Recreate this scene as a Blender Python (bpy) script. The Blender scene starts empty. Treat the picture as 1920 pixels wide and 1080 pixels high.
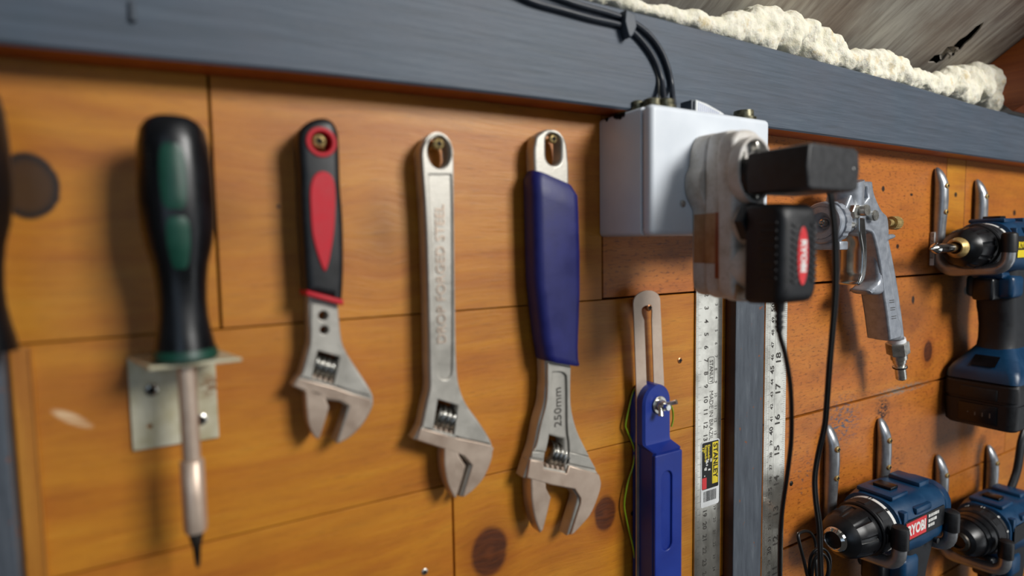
import bpy, bmesh, math, random
from mathutils import Vector, Matrix, noise as mnoise

random.seed(7)
scene = bpy.context.scene
COL = scene.collection
PI = math.pi

# ------------------------------------------------------------------ camera
FPX = 1092.0                       # focal length in pixels of the 1920 px frame
YAW, PITCH, ROLL = math.radians(30.07), math.radians(-4.2), math.radians(-0.917)
DIST = 0.315                       # camera to wall
CAM = Vector((0, -DIST, 0))
_f = Vector((math.sin(YAW) * math.cos(PITCH), math.cos(YAW) * math.cos(PITCH), math.sin(PITCH)))
_r = Vector((math.cos(YAW), -math.sin(YAW), 0))
_u = _r.cross(_f)
RT = _r * math.cos(ROLL) + _u * math.sin(ROLL)
UP = -_r * math.sin(ROLL) + _u * math.cos(ROLL)
cd = bpy.data.cameras.new('camera')
cd.sensor_width = 36.0
cd.lens = 36.0 * FPX / 1920.0
cd.clip_start = 0.01
cd.clip_end = 50
cd.dof.use_dof = True
cd.dof.focus_distance = 0.49
cd.dof.aperture_fstop = 3.3
cam = bpy.data.objects.new('camera', cd)
COL.objects.link(cam)
m = Matrix((RT, UP, -_f)).transposed().to_4x4()
m.translation = CAM
cam.matrix_world = m
scene.camera = cam

# ------------------------------------------------------------------ light
scene.view_settings.view_transform = 'Standard'
scene.view_settings.look = 'None'
scene.view_settings.gamma = 1.0
scene.view_settings.use_curve_mapping = False
scene.view_settings.exposure = 0.0

world = bpy.data.worlds.new('room_air')
scene.world = world
world.use_nodes = True
bg = world.node_tree.nodes['Background']
bg.inputs[0].default_value = (0.80, 0.76, 0.72, 1)
bg.inputs[1].default_value = 0.06


def area(name, loc, target, sx, sy, power, col):
    l = bpy.data.lights.new(name, 'AREA')
    l.shape = 'RECTANGLE'
    l.size, l.size_y = sx, sy
    l.energy = power
    l.color = col
    o = bpy.data.objects.new(name, l)
    COL.objects.link(o)
    o.location = loc
    o.rotation_euler = (Vector(target) - Vector(loc)).to_track_quat('-Z', 'Y').to_euler()
    return o


area('workshop_window_light', (0.92, -1.55, 0.78), (0.34, 0, -0.05), 0.62, 0.55, 35.0, (1.0, 0.985, 0.95))
area('side_window_light', (1.75, -1.30, -0.55), (0.45, 0, -0.12), 1.0, 0.9, 3.6, (0.93, 0.97, 1.0))
area('doorway_light', (-0.40, -1.30, 0.15), (0.35, 0, -0.05), 0.7, 0.9, 1.7, (0.60, 0.78, 1.0))

# ------------------------------------------------------------------ pixel geometry


def ray(px, py):
    return RT * ((px - 960) / FPX) - UP * ((py - 540) / FPX) + _f


def P(px, py, off=0.0):
    r = ray(px, py)
    return CAM + r * ((DIST - off) / r.y)


def Q(px, py, off=0.0):
    p = P(px, py, off)
    return (p.x, p.z)


def PL(off, pts):
    out = []
    for p in pts:
        q = Q(p[0], p[1], off)
        out.append((q[0], q[1], p[2] if len(p) > 2 else 0))
    return out


def sm(pts, n=6):
    """closed outline: third value 1 = sharp corner, else a smooth point"""
    N = len(pts)
    res = []
    for i in range(N):
        p0, p1, p2, p3 = pts[i - 1], pts[i], pts[(i + 1) % N], pts[(i + 2) % N]
        s1 = len(p1) > 2 and p1[2]
        s2 = len(p2) > 2 and p2[2]
        a, b, c, d = [Vector(p[:2]) for p in (p0, p1, p2, p3)]
        if s1 and s2:
            res.append((b.x, b.y))
            continue
        if s1:
            a = b
        if s2:
            d = c
        for k in range(n):
            t = k / n
            v = 0.5 * ((2 * b) + (c - a) * t + (2 * a - 5 * b + 4 * c - d) * t * t + (3 * b - a - 3 * c + d) * t ** 3)
            res.append((v.x, v.y))
    return res


def circ(cx, cy, r, n=32, ry=None, a0=0):
    ry = ry or r
    return [(cx + r * math.cos(a0 + 2 * PI * k / n), cy + ry * math.sin(a0 + 2 * PI * k / n)) for k in range(n)]


def rrect(x0, y0, x1, y1, r, n=5):
    pts = []
    for cx, cy, a in ((x1 - r, y0 + r, -90), (x1 - r, y1 - r, 0), (x0 + r, y1 - r, 90), (x0 + r, y0 + r, 180)):
        for k in range(n + 1):
            t = math.radians(a + 90 * k / n)
            pts.append((cx + r * math.cos(t), cy + r * math.sin(t)))
    return pts


WALLF = (Vector((0, 0, 0)), Vector((1, 0, 0)), Vector((0, 0, 1)), Vector((0, -1, 0)))   # frame lying in the wall


# ------------------------------------------------------------------ mesh builder
class B:
    def __init__(self):
        self.bm = bmesh.new()
        self.mi = 0

    def _take(self, me, mat4):
        n0 = len(self.bm.faces)
        v0 = len(self.bm.verts)
        self.bm.from_mesh(me)
        self.bm.verts.ensure_lookup_table()
        self.bm.faces.ensure_lookup_table()
        for v in self.bm.verts[v0:]:
            v.co = mat4 @ v.co
        for f in self.bm.faces[n0:]:
            f.material_index = self.mi
        bpy.data.meshes.remove(me)

    def plate(self, outer, o0, o1, bev=0.0, holes=(), frame=WALLF, res=2):
        """outline in the frame, from height o0 to o1 above the frame, with rounded edges"""
        cu = bpy.data.curves.new('c', 'CURVE')
        cu.dimensions = '2D'
        cu.fill_mode = 'BOTH'
        t = abs(o1 - o0)
        bev = min(bev, t * 0.49)
        cu.extrude = t / 2 - bev
        cu.bevel_depth = bev
        cu.bevel_resolution = res
        cu.offset = -bev
        for poly in [outer] + list(holes):
            s = cu.splines.new('POLY')
            s.points.add(len(poly) - 1)
            for i, p in enumerate(poly):
                s.points[i].co = (p[0], p[1], 0, 1)
            s.use_cyclic_u = True
        ob = bpy.data.objects.new('c', cu)
        me = bpy.data.meshes.new_from_object(ob)
        o, u, v, n = frame
        mm = Matrix((u, v, n)).transposed().to_4x4()
        mm.translation = o + n * ((o0 + o1) / 2)
        self._take(me, mm)
        bpy.data.objects.remove(ob)
        bpy.data.curves.remove(cu)
        return self

    def text(self, s, size, org, u, v, ext=0.0002, align='LEFT', bold=0.0, sx=1.0):
        cu = bpy.data.curves.new('t', 'FONT')
        cu.body = s
        cu.size = size
        cu.extrude = ext
        cu.offset = bold
        cu.align_x = align
        cu.align_y = 'CENTER'
        cu.resolution_u = 3
        ob = bpy.data.objects.new('t', cu)
        me = bpy.data.meshes.new_from_object(ob)
        u, v = Vector(u).normalized(), Vector(v).normalized()
        n = u.cross(v)
        mm = Matrix((u * sx, v, n)).transposed().to_4x4()
        mm.translation = Vector(org)
        self._take(me, mm)
        bpy.data.objects.remove(ob)
        bpy.data.curves.remove(cu)
        return self

    def grid(self, rows, cu=False, cap0=True, cap1=True):
        """rows of points; cu closes each row into a ring"""
        vs = [[self.bm.verts.new(p) for p in r] for r in rows]
        n = len(rows[0])
        for i in range(len(rows) - 1):
            for k in range(n if cu else n - 1):
                k2 = (k + 1) % n
                f = self.bm.faces.new((vs[i][k], vs[i][k2], vs[i + 1][k2], vs[i + 1][k]))
                f.material_index = self.mi
        if cu:
            if cap0:
                self.bm.faces.new(vs[0][::-1]).material_index = self.mi
            if cap1:
                self.bm.faces.new(vs[-1]).material_index = self.mi
        return self

    def revolve(self, prof, org, axis, n=32, mod=None, cap0=True, cap1=True, sy=1.0):
        """prof: (distance along axis, radius)"""
        a = Vector(axis).normalized()
        ref = Vector((0, 0, 1)) if abs(a.z) < 0.9 else Vector((0, -1, 0))
        b = a.cross(ref).normalized()
        c = b.cross(a).normalized()
        org = Vector(org)
        rows = []
        for s, r in prof:
            row = []
            for k in range(n):
                t = 2 * PI * k / n
                rr = max(1e-5, r * (mod(t, s) if mod else 1.0))
                row.append(org + a * s + b * (rr * math.cos(t) * sy) + c * (rr * math.sin(t)))
            rows.append(row)
        return self.grid(rows, True, cap0, cap1)

    def tube(self, pts, rad, n=10, sq=None):
        """round tube along points; rad number or list; sq = optional list of flattening in the second axis"""
        pts = [Vector(p) for p in pts]
        R = rad if isinstance(rad, (list, tuple)) else [rad] * len(pts)
        rows = []
        prev = None
        for i, p in enumerate(pts):
            d = (pts[min(i + 1, len(pts) - 1)] - pts[max(i - 1, 0)]).normalized()
            if prev is None:
                ref = Vector((1, 0, 0)) if abs(d.x) < 0.9 else Vector((0, 0, 1))
                b = (ref - d * ref.dot(d)).normalized()
            else:
                b = (prev - d * prev.dot(d)).normalized()
            prev = b
            c = d.cross(b)
            q = sq[i] if sq else 1.0
            rows.append([p + b * (R[i] * math.cos(2 * PI * k / n)) + c * (R[i] * q * math.sin(2 * PI * k / n)) for k in range(n)])
        return self.grid(rows, True)

    def box(self, c0, c1, bev=0.0, seg=2):
        lo = [min(a, b) for a, b in zip(c0, c1)]
        hi = [max(a, b) for a, b in zip(c0, c1)]
        r = bmesh.ops.create_cube(self.bm, size=1.0)
        vs = r['verts']
        for v in vs:
            v.co = Vector([lo[i] + (v.co[i] + 0.5) * (hi[i] - lo[i]) for i in range(3)])
        fs = list({f for v in vs for f in v.link_faces})
        for f in fs:
            f.material_index = self.mi
        if bev > 0:
            es = list({e for v in vs for e in v.link_edges})
            bmesh.ops.bevel(self.bm, geom=es, offset=bev, segments=seg, affect='EDGES', profile=0.5, material=-1)
        return self

    def ball(self, c, r, sub=2, scale=(1, 1, 1)):
        q = bmesh.ops.create_icosphere(self.bm, subdivisions=sub, radius=r)
        for v in q['verts']:
            v.co = Vector([v.co[i] * scale[i] for i in range(3)]) + Vector(c)
        for f in {f for v in q['verts'] for f in v.link_faces}:
            f.material_index = self.mi
        return self

    def mesh(self, name, mats, angle=32, smooth=True):
        bmesh.ops.recalc_face_normals(self.bm, faces=self.bm.faces)
        me = bpy.data.meshes.new(name)
        self.bm.to_mesh(me)
        self.bm.free()
        if not isinstance(mats, (list, tuple)):
            mats = [mats]
        for q in mats:
            me.materials.append(q)
        if smooth:
            me.polygons.foreach_set('use_smooth', [True] * len(me.polygons))
            me.set_sharp_from_angle(angle=math.radians(angle))
        return me

    def obj(self, name, mats, parent=None, angle=32, smooth=True, label=None):
        o = bpy.data.objects.new(name, self.mesh(name, mats, angle, smooth))
        COL.objects.link(o)
        if parent is not None:
            o.parent = parent
            inv = Matrix.Identity(4)
            q = parent
            while q is not None:
                inv = q.matrix_basis @ inv if q.parent is None else inv
                q = q.parent
            # only roots carry a transform
            o.matrix_parent_inverse = inv.inverted() if parent.parent is None else Matrix.Identity(4)
        if label:
            o['label'] = label
        return o


def thing(name, label, cat, loc, group=None):
    o = bpy.data.objects.new(name, None)
    o.empty_display_size = 0.01
    COL.objects.link(o)
    o.matrix_basis = Matrix.Translation(Vector(loc))
    tag(o, label, cat, group)
    return o


def tag(o, label, cat, group=None):
    o['label'] = label
    o['category'] = cat
    if group:
        o['group'] = group
    return o


def struct(o):
    o['kind'] = 'structure'
    return o


def copy_tree(src, loc, label, group=None):
    """copy a thing with its parts and sub-parts to another place"""
    r = src.copy()
    COL.objects.link(r)
    r.matrix_basis = Matrix.Translation(Vector(loc))
    r['label'] = label
    if group:
        r['group'] = group
    for ch in list(src.children):
        c = ch.copy()
        COL.objects.link(c)
        c.parent = r
        c.matrix_parent_inverse = ch.matrix_parent_inverse.copy()
        for g in list(ch.children):
            d = g.copy()
            COL.objects.link(d)
            d.parent = c
            d.matrix_parent_inverse = g.matrix_parent_inverse.copy()
    return r


# ------------------------------------------------------------------ materials
def lin(h):
    h = h.lstrip('#')
    out = []
    for i in (0, 2, 4):
        c = int(h[i:i + 2], 16) / 255
        out.append(c / 12.92 if c <= 0.04045 else ((c + 0.055) / 1.055) ** 2.4)
    return tuple(out) + (1.0,)


class NT:
    def __init__(self, name):
        self.m = bpy.data.materials.new(name)
        self.m.use_nodes = True
        self.t = self.m.node_tree
        self.b = self.t.nodes['Principled BSDF']

    def n(self, typ, **kw):
        x = self.t.nodes.new(typ)
        for k, v in kw.items():
            setattr(x, k, v)
        return x

    def l(self, a, b):
        self.t.links.new(a, b)

    def val(self, sock, v):
        if hasattr(v, 'is_output'):
            self.l(v, sock)
        else:
            sock.default_value = v

    def math(self, op, a, b=None, c=None, clamp=False):
        x = self.n('ShaderNodeMath', operation=op)
        x.use_clamp = clamp
        for i, v in enumerate((a, b, c)):
            if v is not None:
                self.val(x.inputs[i], v)
        return x.outputs[0]

    def mix(self, f, a, b, blend='MIX'):
        x = self.n('ShaderNodeMix', data_type='RGBA', blend_type=blend)
        self.val(x.inputs[0], f)
        self.val(x.inputs[6], a)
        self.val(x.inputs[7], b)
        return x.outputs[2]

    def coords(self, scale=(1, 1, 1), rot=(0, 0, 0)):
        tc = self.n('ShaderNodeTexCoord')
        mp = self.n('ShaderNodeMapping')
        mp.inputs['Scale'].default_value = scale
        mp.inputs['Rotation'].default_value = rot
        self.l(tc.outputs['Object'], mp.inputs[0])
        return mp.outputs[0]

    def noise(self, vec, scale=5, detail=4, rough=0.55, dist=0.0):
        x = self.n('ShaderNodeTexNoise')
        self.l(vec, x.inputs['Vector'])
        x.inputs['Scale'].default_value = scale
        x.inputs['Detail'].default_value = detail
        x.inputs['Roughness'].default_value = rough
        x.inputs['Distortion'].default_value = dist
        return x.outputs['Fac']

    def ramp(self, f, stops):
        x = self.n('ShaderNodeValToRGB')
        e = x.color_ramp.elements
        while len(e) < len(stops):
            e.new(0.5)
        for i, (p, c) in enumerate(stops):
            e[i].position = p
            e[i].color = c
        self.l(f, x.inputs[0])
        return x.outputs[0]

    def rng(self, f, a, b, c=0.0, d=1.0):
        x = self.n('ShaderNodeMapRange')
        x.clamp = True
        self.l(f, x.inputs[0])
        for i, v in enumerate((a, b, c, d)):
            x.inputs[1 + i].default_value = v
        return x.outputs[0]

    def bump(self, h, strength=0.3, dist=0.001):
        x = self.n('ShaderNodeBump')
        x.inputs['Strength'].default_value = strength
        x.inputs['Distance'].default_value = dist
        self.l(h, x.inputs['Height'])
        self.l(x.outputs[0], self.b.inputs['Normal'])

    def set(self, **kw):
        names = dict(col='Base Color', rough='Roughness', metal='Metallic', coat='Coat Weight', coatr='Coat Roughness',
                     spec='Specular IOR Level')
        for k, v in kw.items():
            self.val(self.b.inputs[names[k]], v)


def simple(name, c1, c2=None, rough=0.5, metal=0.0, scale=60, bump=0.0, bscale=None, stretch=(1, 1, 1), coat=0.0,
           lo=0.35, hi=0.65, bdist=0.0004, rvar=0.08):
    t = NT(name)
    v = t.coords(stretch)
    f = t.noise(v, scale, 5, 0.6)
    a, b = lin(c1), lin(c2 or c1)
    t.set(col=t.ramp(f, [(lo, a), (hi, b)]), rough=t.rng(f, 0.3, 0.7, rough - rvar, rough + rvar), metal=metal, coat=coat)
    if bump:
        t.bump(t.noise(v, bscale or scale * 6, 3, 0.6), bump, bdist)
    return t.m


M = {}
M['steel'] = simple('satin_forged_steel', '#aeaaa1', '#bdb9b0', 0.46, 0.55, 90, 0.25, 900)
M['steel_polish'] = simple('ground_steel_face', '#bfa896', '#cfbba9', 0.38, 0.55, 70, 0.12, 600)  # pinkish base colour carries the reflection of the warm room
M['chrome'] = simple('bright_chrome', '#c4c4c2', '#d2d2d0', 0.14, 1.0, 60)
M['worm'] = simple('bright_worm_steel', '#8f8d88', '#c0beb8', 0.25, 1.0, 200)
M['dark_steel'] = simple('darkened_steel', '#3b3733', '#57524c', 0.4, 0.9, 120)
M['brass'] = simple('yellow_zinc_screw', '#a58c56', '#c4ab72', 0.42, 0.6, 300)
M['copper'] = simple('copper_screw', '#b98058', '#d39a70', 0.38, 0.8, 300)
M['zinc'] = simple('zinc_plated_steel', '#b9b7b0', '#d6d4cc', 0.28, 0.9, 120)
M['black_rubber'] = simple('black_rubber', '#0c0d10', '#15171b', 0.45, 0, 80, 0.1, 1500)
M['black_gloss'] = simple('black_gloss_plastic', '#05070a', '#0a0d13', 0.33, 0, 60)
M['black_plastic'] = simple('black_textured_plastic', '#090b0f', '#11141a', 0.5, 0, 200, 0.25, 2500)
M['grey_black'] = simple('worn_black_plastic', '#1d1e21', '#2a2b2e', 0.5, 0, 200, 0.2, 2500)
M['dark_rubber'] = simple('dark_drill_rubber', '#0f1217', '#181c22', 0.6, 0, 150, 0.3, 1800)
M['green'] = simple('dark_green_plastic', '#08382c', '#0b4233', 0.45, 0, 90)
M['red'] = simple('red_soft_plastic', '#b50c20', '#c01226', 0.6, 0, 120, 0.1, 1500)
M['label_red'] = simple('red_label', '#c8282c', '#d8343a', 0.4, 0, 120)
M['label_yellow'] = simple('yellow_label', '#d8c024', '#e6cf2e', 0.45, 0, 120)
M['white_print'] = simple('white_print', '#d8d8d4', '#e6e6e2', 0.5)
M['black_print'] = simple('black_print', '#0c0c0c', '#161616', 0.5)
M['etched'] = simple('dark_etching', '#2e2b27', '#45413b', 0.5)
M['navy'] = simple('navy_vinyl_dip', '#0f1358', '#151a66', 0.48, 0, 60, 0.15, 900)
M['blue'] = simple('blue_plastic', '#10297f', '#15328c', 0.42, 0, 40, 0.15, 1500)
M['drill_blue'] = simple('drill_blue_plastic', '#053254', '#083c60', 0.38, 0, 60, 0.2, 1600)
M['box_white'] = simple('white_enclosure_plastic', '#dde4ec', '#e4eaf1', 0.38, 0, 40)
M['tag_white'] = simple('white_paper', '#d4d6d6', '#e4e6e6', 0.6)
M['alu'] = simple('cast_aluminium', '#9298a2', '#a9aeb6', 0.36, 0.45, 150, 0.2, 900)
M['hook'] = simple('silver_painted_tube', '#8f9297', '#a5a8ac', 0.33, 0.7, 90, 0.1, 900)
M['cord'] = simple('black_cord', '#060708', '#0c0d0f', 0.38)
M['cable'] = simple('dark_painted_cable', '#1b212b', '#252c37', 0.4, 0, 100)
M['cable_pale'] = simple('grey_cable', '#5b5a55', '#6b6a65', 0.5)
M['clip'] = simple('slate_painted_plastic', '#39414b', '#454d57', 0.5)
M['wire'] = simple('green_insulation', '#6d8a12', '#9ab424', 0.35, 0, 30)
M['rubble'] = simple('tarnished_zinc', '#4d4a3a', '#84806a', 0.4, 0.8, 300)
M['ptfe'] = simple('white_thread_tape', '#d8dadc', '#e6e8ea', 0.6)
M['void'] = simple('dark_gap', '#060504', '#0a0806', 0.9)
M['stripe_blue'] = simple('blue_print', '#5a6fae', '#6a80bc', 0.5)


def grey_paint():
    t = NT('grey_painted_timber')
    v = t.coords((3, 3, 60))
    f = t.noise(v, 6, 6, 0.65, 0.3)
    f2 = t.noise(t.coords((1, 1, 1)), 25, 4, 0.6)
    c = t.ramp(f, [(0.3, lin('#3b4651')), (0.55, lin('#465260')), (0.75, lin('#535e69'))])
    c = t.mix(t.rng(f2, 0.4, 0.75, 0, 0.35), c, lin('#52525c'))
    t.set(col=c, rough=0.55)
    t.bump(f, 0.5, 0.0008)
    return t.m


def grey_paint_upright():
    t = NT('grey_painted_batten')
    v = t.coords((26, 3, 4))
    f = t.noise(v, 8, 6, 0.65, 0.3)
    f2 = t.noise(t.coords((1.0, 1, 1)), 120, 3, 0.6)
    c = t.ramp(f, [(0.3, lin('#3d434c')), (0.6, lin('#4f565f')), (0.8, lin('#686e75'))])
    c = t.mix(t.rng(f2, 0.67, 0.70), c, lin('#7a4a30'))
    t.set(col=c, rough=0.6)
    t.bump(f, 0.6, 0.0008)
    return t.m


M['grey_paint'] = grey_paint()
M['grey_batten'] = grey_paint_upright()


def wood(name, knots=(), smears=(), scuffs=(), dark=1.0, hue=None, vertical=False):
    t = NT(name)
    tc = t.n('ShaderNodeTexCoord')
    sep = t.n('ShaderNodeSeparateXYZ')
    t.l(tc.outputs['Object'], sep.inputs[0])
    x, z = sep.outputs[0], sep.outputs[2]
    if vertical:
        x, z = z, x
    at = t.n('ShaderNodeAttribute', attribute_name='tint')
    tint = at.outputs['Fac']
    zz = z
    kn = []
    for (kx, kz, rx, rz, kind) in knots:
        dx = t.math('DIVIDE', t.math('SUBTRACT', x, kx), rx)
        dz = t.math('DIVIDE', t.math('SUBTRACT', z, kz), rz)
        d = t.math('SQRT', t.math('ADD', t.math('MULTIPLY', dx, dx), t.math('MULTIPLY', dz, dz)))
        kn.append((d, kind))
        if kind != 'dot':
            # grain swells round a knot
            g = t.math('MULTIPLY', dz, t.math('EXPONENT', t.math('MULTIPLY', d, -0.75)))
            zz = t.math('SUBTRACT', zz, t.math('MULTIPLY', g, rz * 0.8))
    cb = t.n('ShaderNodeCombineXYZ')
    t.l(x, cb.inputs[0])
    t.l(t.math('MULTIPLY', tint, 3.7), cb.inputs[1])
    t.l(zz, cb.inputs[2])

    def sc(v, s):
        mp = t.n('ShaderNodeMapping')
        mp.inputs['Scale'].default_value = s
        t.l(v, mp.inputs[0])
        return mp.outputs[0]
    broad = t.noise(sc(cb.outputs[0], (5, 1, 45)), 1.0, 4, 0.55, 0.6)
    fine = t.noise(sc(cb.outputs[0], (60, 1, 900)), 1.0, 5, 0.7, 0.15)
    blot = t.noise(sc(cb.outputs[0], (14, 1, 26)), 1.0, 3, 0.5)
    mid = t.noise(sc(cb.outputs[0], (20, 1, 230)), 1.0, 4, 0.6, 0.5)
    f = t.math('ADD', t.math('MULTIPLY', broad, 0.55), t.math('ADD', t.math('MULTIPLY', mid, 0.25), t.math('MULTIPLY', fine, 0.20)))
    hu = hue or ('#8c4a08', '#b06a12', '#c2801c', '#cf9632')
    c = t.ramp(f, [(0.28, lin(hu[0])), (0.42, lin(hu[1])), (0.56, lin(hu[2])), (0.74, lin(hu[3]))])
    # plank to plank tone
    c = t.mix(t.rng(tint, 0.0, 1.0, 0.0, 0.80), c, lin('#bc662c'), 'MIX') if hue is None else c
    c = t.mix(t.rng(blot, 0.45, 0.8, 0, 0.40), c, lin('#8a4a12'))
    c = t.mix(t.rng(fine, 0.58, 0.72, 0, 0.50), c, lin('#542406'))
    pit = t.noise(sc(tc.outputs['Object'], (170, 1, 520)), 1.0, 3, 0.6)
    c = t.mix(t.math('MULTIPLY', t.rng(pit, 0.54, 0.68, 0, 0.70), t.rng(tint, 0.2, 0.6, 0.15, 1.0)), c, lin('#5c2a0c'))
    patch = t.noise(sc(tc.outputs['Object'], (16, 1, 40)), 1.0, 5, 0.7, 0.8)
    c = t.mix(t.math('MULTIPLY', t.rng(patch, 0.50, 0.74, 0, 0.45), t.rng(tint, 0.2, 0.6, 0.25, 1.0)), c, lin('#6b3412'))
    streak = t.noise(sc(cb.outputs[0], (9, 1, 60)), 1.7, 5, 0.65, 1.0)
    c = t.mix(t.rng(streak, 0.52, 0.72, 0, 0.22), c, lin('#7c4010'))
    for d, kind in kn:
        dn = t.math('ADD', d, t.math('MULTIPLY', t.math('SUBTRACT', mid, 0.5), 0.25))
        if kind == 'ring':
            c = t.mix(t.rng(dn, 1.05, 0.85, 0, 0.9), c, t.ramp(blot, [(0.4, lin('#180c03')), (0.6, lin('#3d2408'))]))
            ringf = t.math('MULTIPLY', t.rng(dn, 0.70, 0.92), t.rng(dn, 1.10, 0.98))
            c = t.mix(ringf, c, lin('#140703'))
            c = t.mix(t.rng(blot, 0.45, 0.6, 0, 0.0), c, lin('#140703'))
        elif kind == 'knot':
            c = t.mix(t.rng(dn, 1.9, 1.0, 0, 0.45), c, lin('#7a3408'))
            c = t.mix(t.rng(dn, 1.08, 0.85, 0, 0.92), c, t.ramp(fine, [(0.35, lin('#301004')), (0.65, lin('#5c2a0c'))]))
            c = t.mix(t.rng(dn, 0.35, 0.1, 0, 0.5), c, lin('#6b3512'))
        elif kind == 'soft':
            c = t.mix(t.rng(dn, 1.5, 0.1, 0, 0.45), c, lin('#5a2a0c'))
        elif kind == 'pale':
            c = t.mix(t.rng(dn, 1.4, 0.2, 0, 0.5), c, lin('#d8a55a'))
        else:
            c = t.mix(t.rng(d, 1.1, 0.7, 0, 0.95), c, lin('#140a05'))
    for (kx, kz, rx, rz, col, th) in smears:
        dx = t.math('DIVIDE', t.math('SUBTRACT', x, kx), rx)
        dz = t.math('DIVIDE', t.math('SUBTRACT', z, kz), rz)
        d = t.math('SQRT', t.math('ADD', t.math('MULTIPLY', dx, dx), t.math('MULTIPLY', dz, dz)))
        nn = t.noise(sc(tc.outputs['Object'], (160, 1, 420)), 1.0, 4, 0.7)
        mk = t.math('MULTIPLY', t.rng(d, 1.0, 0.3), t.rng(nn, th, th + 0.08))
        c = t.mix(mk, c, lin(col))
    for (ax, az, bx, bz, w, col) in scuffs:
        L = math.hypot(bx - ax, bz - az)
        ux, uz = (bx - ax) / L, (bz - az) / L
        px_ = t.math('SUBTRACT', x, (ax + bx) / 2)
        pz_ = t.math('SUBTRACT', z, (az + bz) / 2)
        al = t.math('ADD', t.math('MULTIPLY', px_, ux), t.math('MULTIPLY', pz_, uz))
        ac = t.math('SUBTRACT', t.math('MULTIPLY', pz_, ux), t.math('MULTIPLY', px_, uz))
        d = t.math('SQRT', t.math('ADD', t.math('POWER', t.math('DIVIDE', al, L / 2), 2), t.math('POWER', t.math('DIVIDE', ac, w), 2)))
        c = t.mix(t.math('MULTIPLY', t.rng(d, 1.0, 0.6), t.rng(mid, 0.25, 0.42)), c, lin(col))
    t.set(col=c, rough=t.rng(f, 0.3, 0.7, 0.52, 0.40), coat=0.10)
    t.b.inputs['Coat Roughness'].default_value = 0.35
    t.bump(t.math('ADD', fine, t.math('MULTIPLY', mid, 0.6)), 0.35, 0.0006)
    return t.m


def kpix(px, py, rx, ry, kind):
    a = P(px, py)
    bx = P(px + rx, py)
    bz = P(px, py + ry)
    return (a.x, a.z, abs(bx.x - a.x), abs(bz.z - a.z), kind)


def spix(px, py, rx, ry, col, th):
    k = kpix(px, py, rx, ry, '')
    return k[:4] + (col, th)


KN = [kpix(52, 350, 58, 60, 'ring'), kpix(918, 1035, 34, 48, 'knot'), kpix(1135, 962, 20, 34, 'knot'),
      kpix(1740, 659, 8, 20, 'knot'), kpix(1705, 590, 45, 50, 'soft'), kpix(720, 435, 40, 70, 'soft'),
      kpix(360, 395, 80, 50, 'soft'), kpix(1770, 840, 60, 70, 'soft')]
KN += [kpix(*p, 'dot') for p in ((522, 387, 4, 4), (1656, 354, 3, 6), (1651, 445, 4, 5), (1712, 562, 3, 8), (1187, 962, 5, 5),
                                 (1792, 365, 3, 5), (1902, 399, 3, 6), (1811, 545, 4, 9), (1683, 462, 3, 5), (1709, 365, 3, 3))]
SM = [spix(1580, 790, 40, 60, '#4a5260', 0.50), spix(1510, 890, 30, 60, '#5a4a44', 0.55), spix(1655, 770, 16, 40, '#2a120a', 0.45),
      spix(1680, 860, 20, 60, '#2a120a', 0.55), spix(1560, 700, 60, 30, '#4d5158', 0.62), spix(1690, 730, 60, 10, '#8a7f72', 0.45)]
s1, s2 = P(92, 768), P(178, 802)
SC = [(s1.x, s1.z, s2.x, s2.z, 0.0027, '#d8b48a')]
M['wall_wood'] = wood('stained_pine_planks', KN, SM, SC)
M['raw_wood'] = wood('bare_red_brown_timber', hue=('#5a2408', '#83390e', '#9c4d16', '#b0601f'))
M['dark_wood'] = wood('dark_brown_timber', hue=('#24100a', '#30150c', '#3d1d10', '#4a2615'), vertical=True)
M['batten_wood'] = wood('pale_stained_batten', hue=('#7a4410', '#a86a20', '#bd8230', '#cc9848'), vertical=True)


def rule_steel():
    t = NT('satin_rule_steel')
    f = t.noise(t.coords((30, 1, 6)), 8, 5, 0.65)
    f2 = t.noise(t.coords((1, 1, 1)), 45, 4, 0.6)
    c = t.ramp(f2, [(0.30, lin('#a19e95')), (0.55, lin('#cbc8be')), (0.8, lin('#d6d3ca'))])
    t.set(col=c, rough=t.rng(f, 0.3, 0.7, 0.13, 0.22), metal=0.85)
    t.bump(t.noise(t.coords((400, 1, 20)), 4, 2, 0.5), 0.06, 0.0003)
    return t.m


M['rule'] = rule_steel()


def plate_metal():
    t = NT('dull_cream_zinc_plate')
    f = t.noise(t.coords(), 90, 5, 0.6)
    a = P(395, 722)
    tc = t.n('ShaderNodeTexCoord')
    sep = t.n('ShaderNodeSeparateXYZ')
    t.l(tc.outputs['Object'], sep.inputs[0])
    dx = t.math('DIVIDE', t.math('SUBTRACT', sep.outputs[0], a.x), 0.009)
    dz = t.math('DIVIDE', t.math('SUBTRACT', sep.outputs[2], a.z), 0.007)
    d = t.math('SQRT', t.math('ADD', t.math('MULTIPLY', dx, dx), t.math('MULTIPLY', dz, dz)))
    c = t.ramp(f, [(0.35, lin('#beb696')), (0.65, lin('#d6d1ba'))])
    rust = t.math('MULTIPLY', t.rng(d, 1.1, 0.2), t.rng(t.noise(t.coords(), 400, 4, 0.7), 0.4, 0.55))
    c = t.mix(rust, c, lin('#7a4a1c'))
    t.set(col=c, rough=0.5, metal=0.35)
    t.bump(f, 0.2, 0.0004)
    return t.m


M['plate_metal'] = plate_metal()


def dirty_white():
    t = NT('grubby_white_plastic')
    f = t.noise(t.coords(), 55, 6, 0.7)
    f2 = t.noise(t.coords(), 260, 4, 0.7)
    c = t.ramp(f, [(0.35, lin('#dedbd8')), (0.55, lin('#cdc7bf')), (0.78, lin('#a3988a'))])
    c = t.mix(t.rng(f2, 0.55, 0.7, 0, 0.3), c, lin('#8a7c6a'))
    t.set(col=c, rough=0.5)
    return t.m


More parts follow.
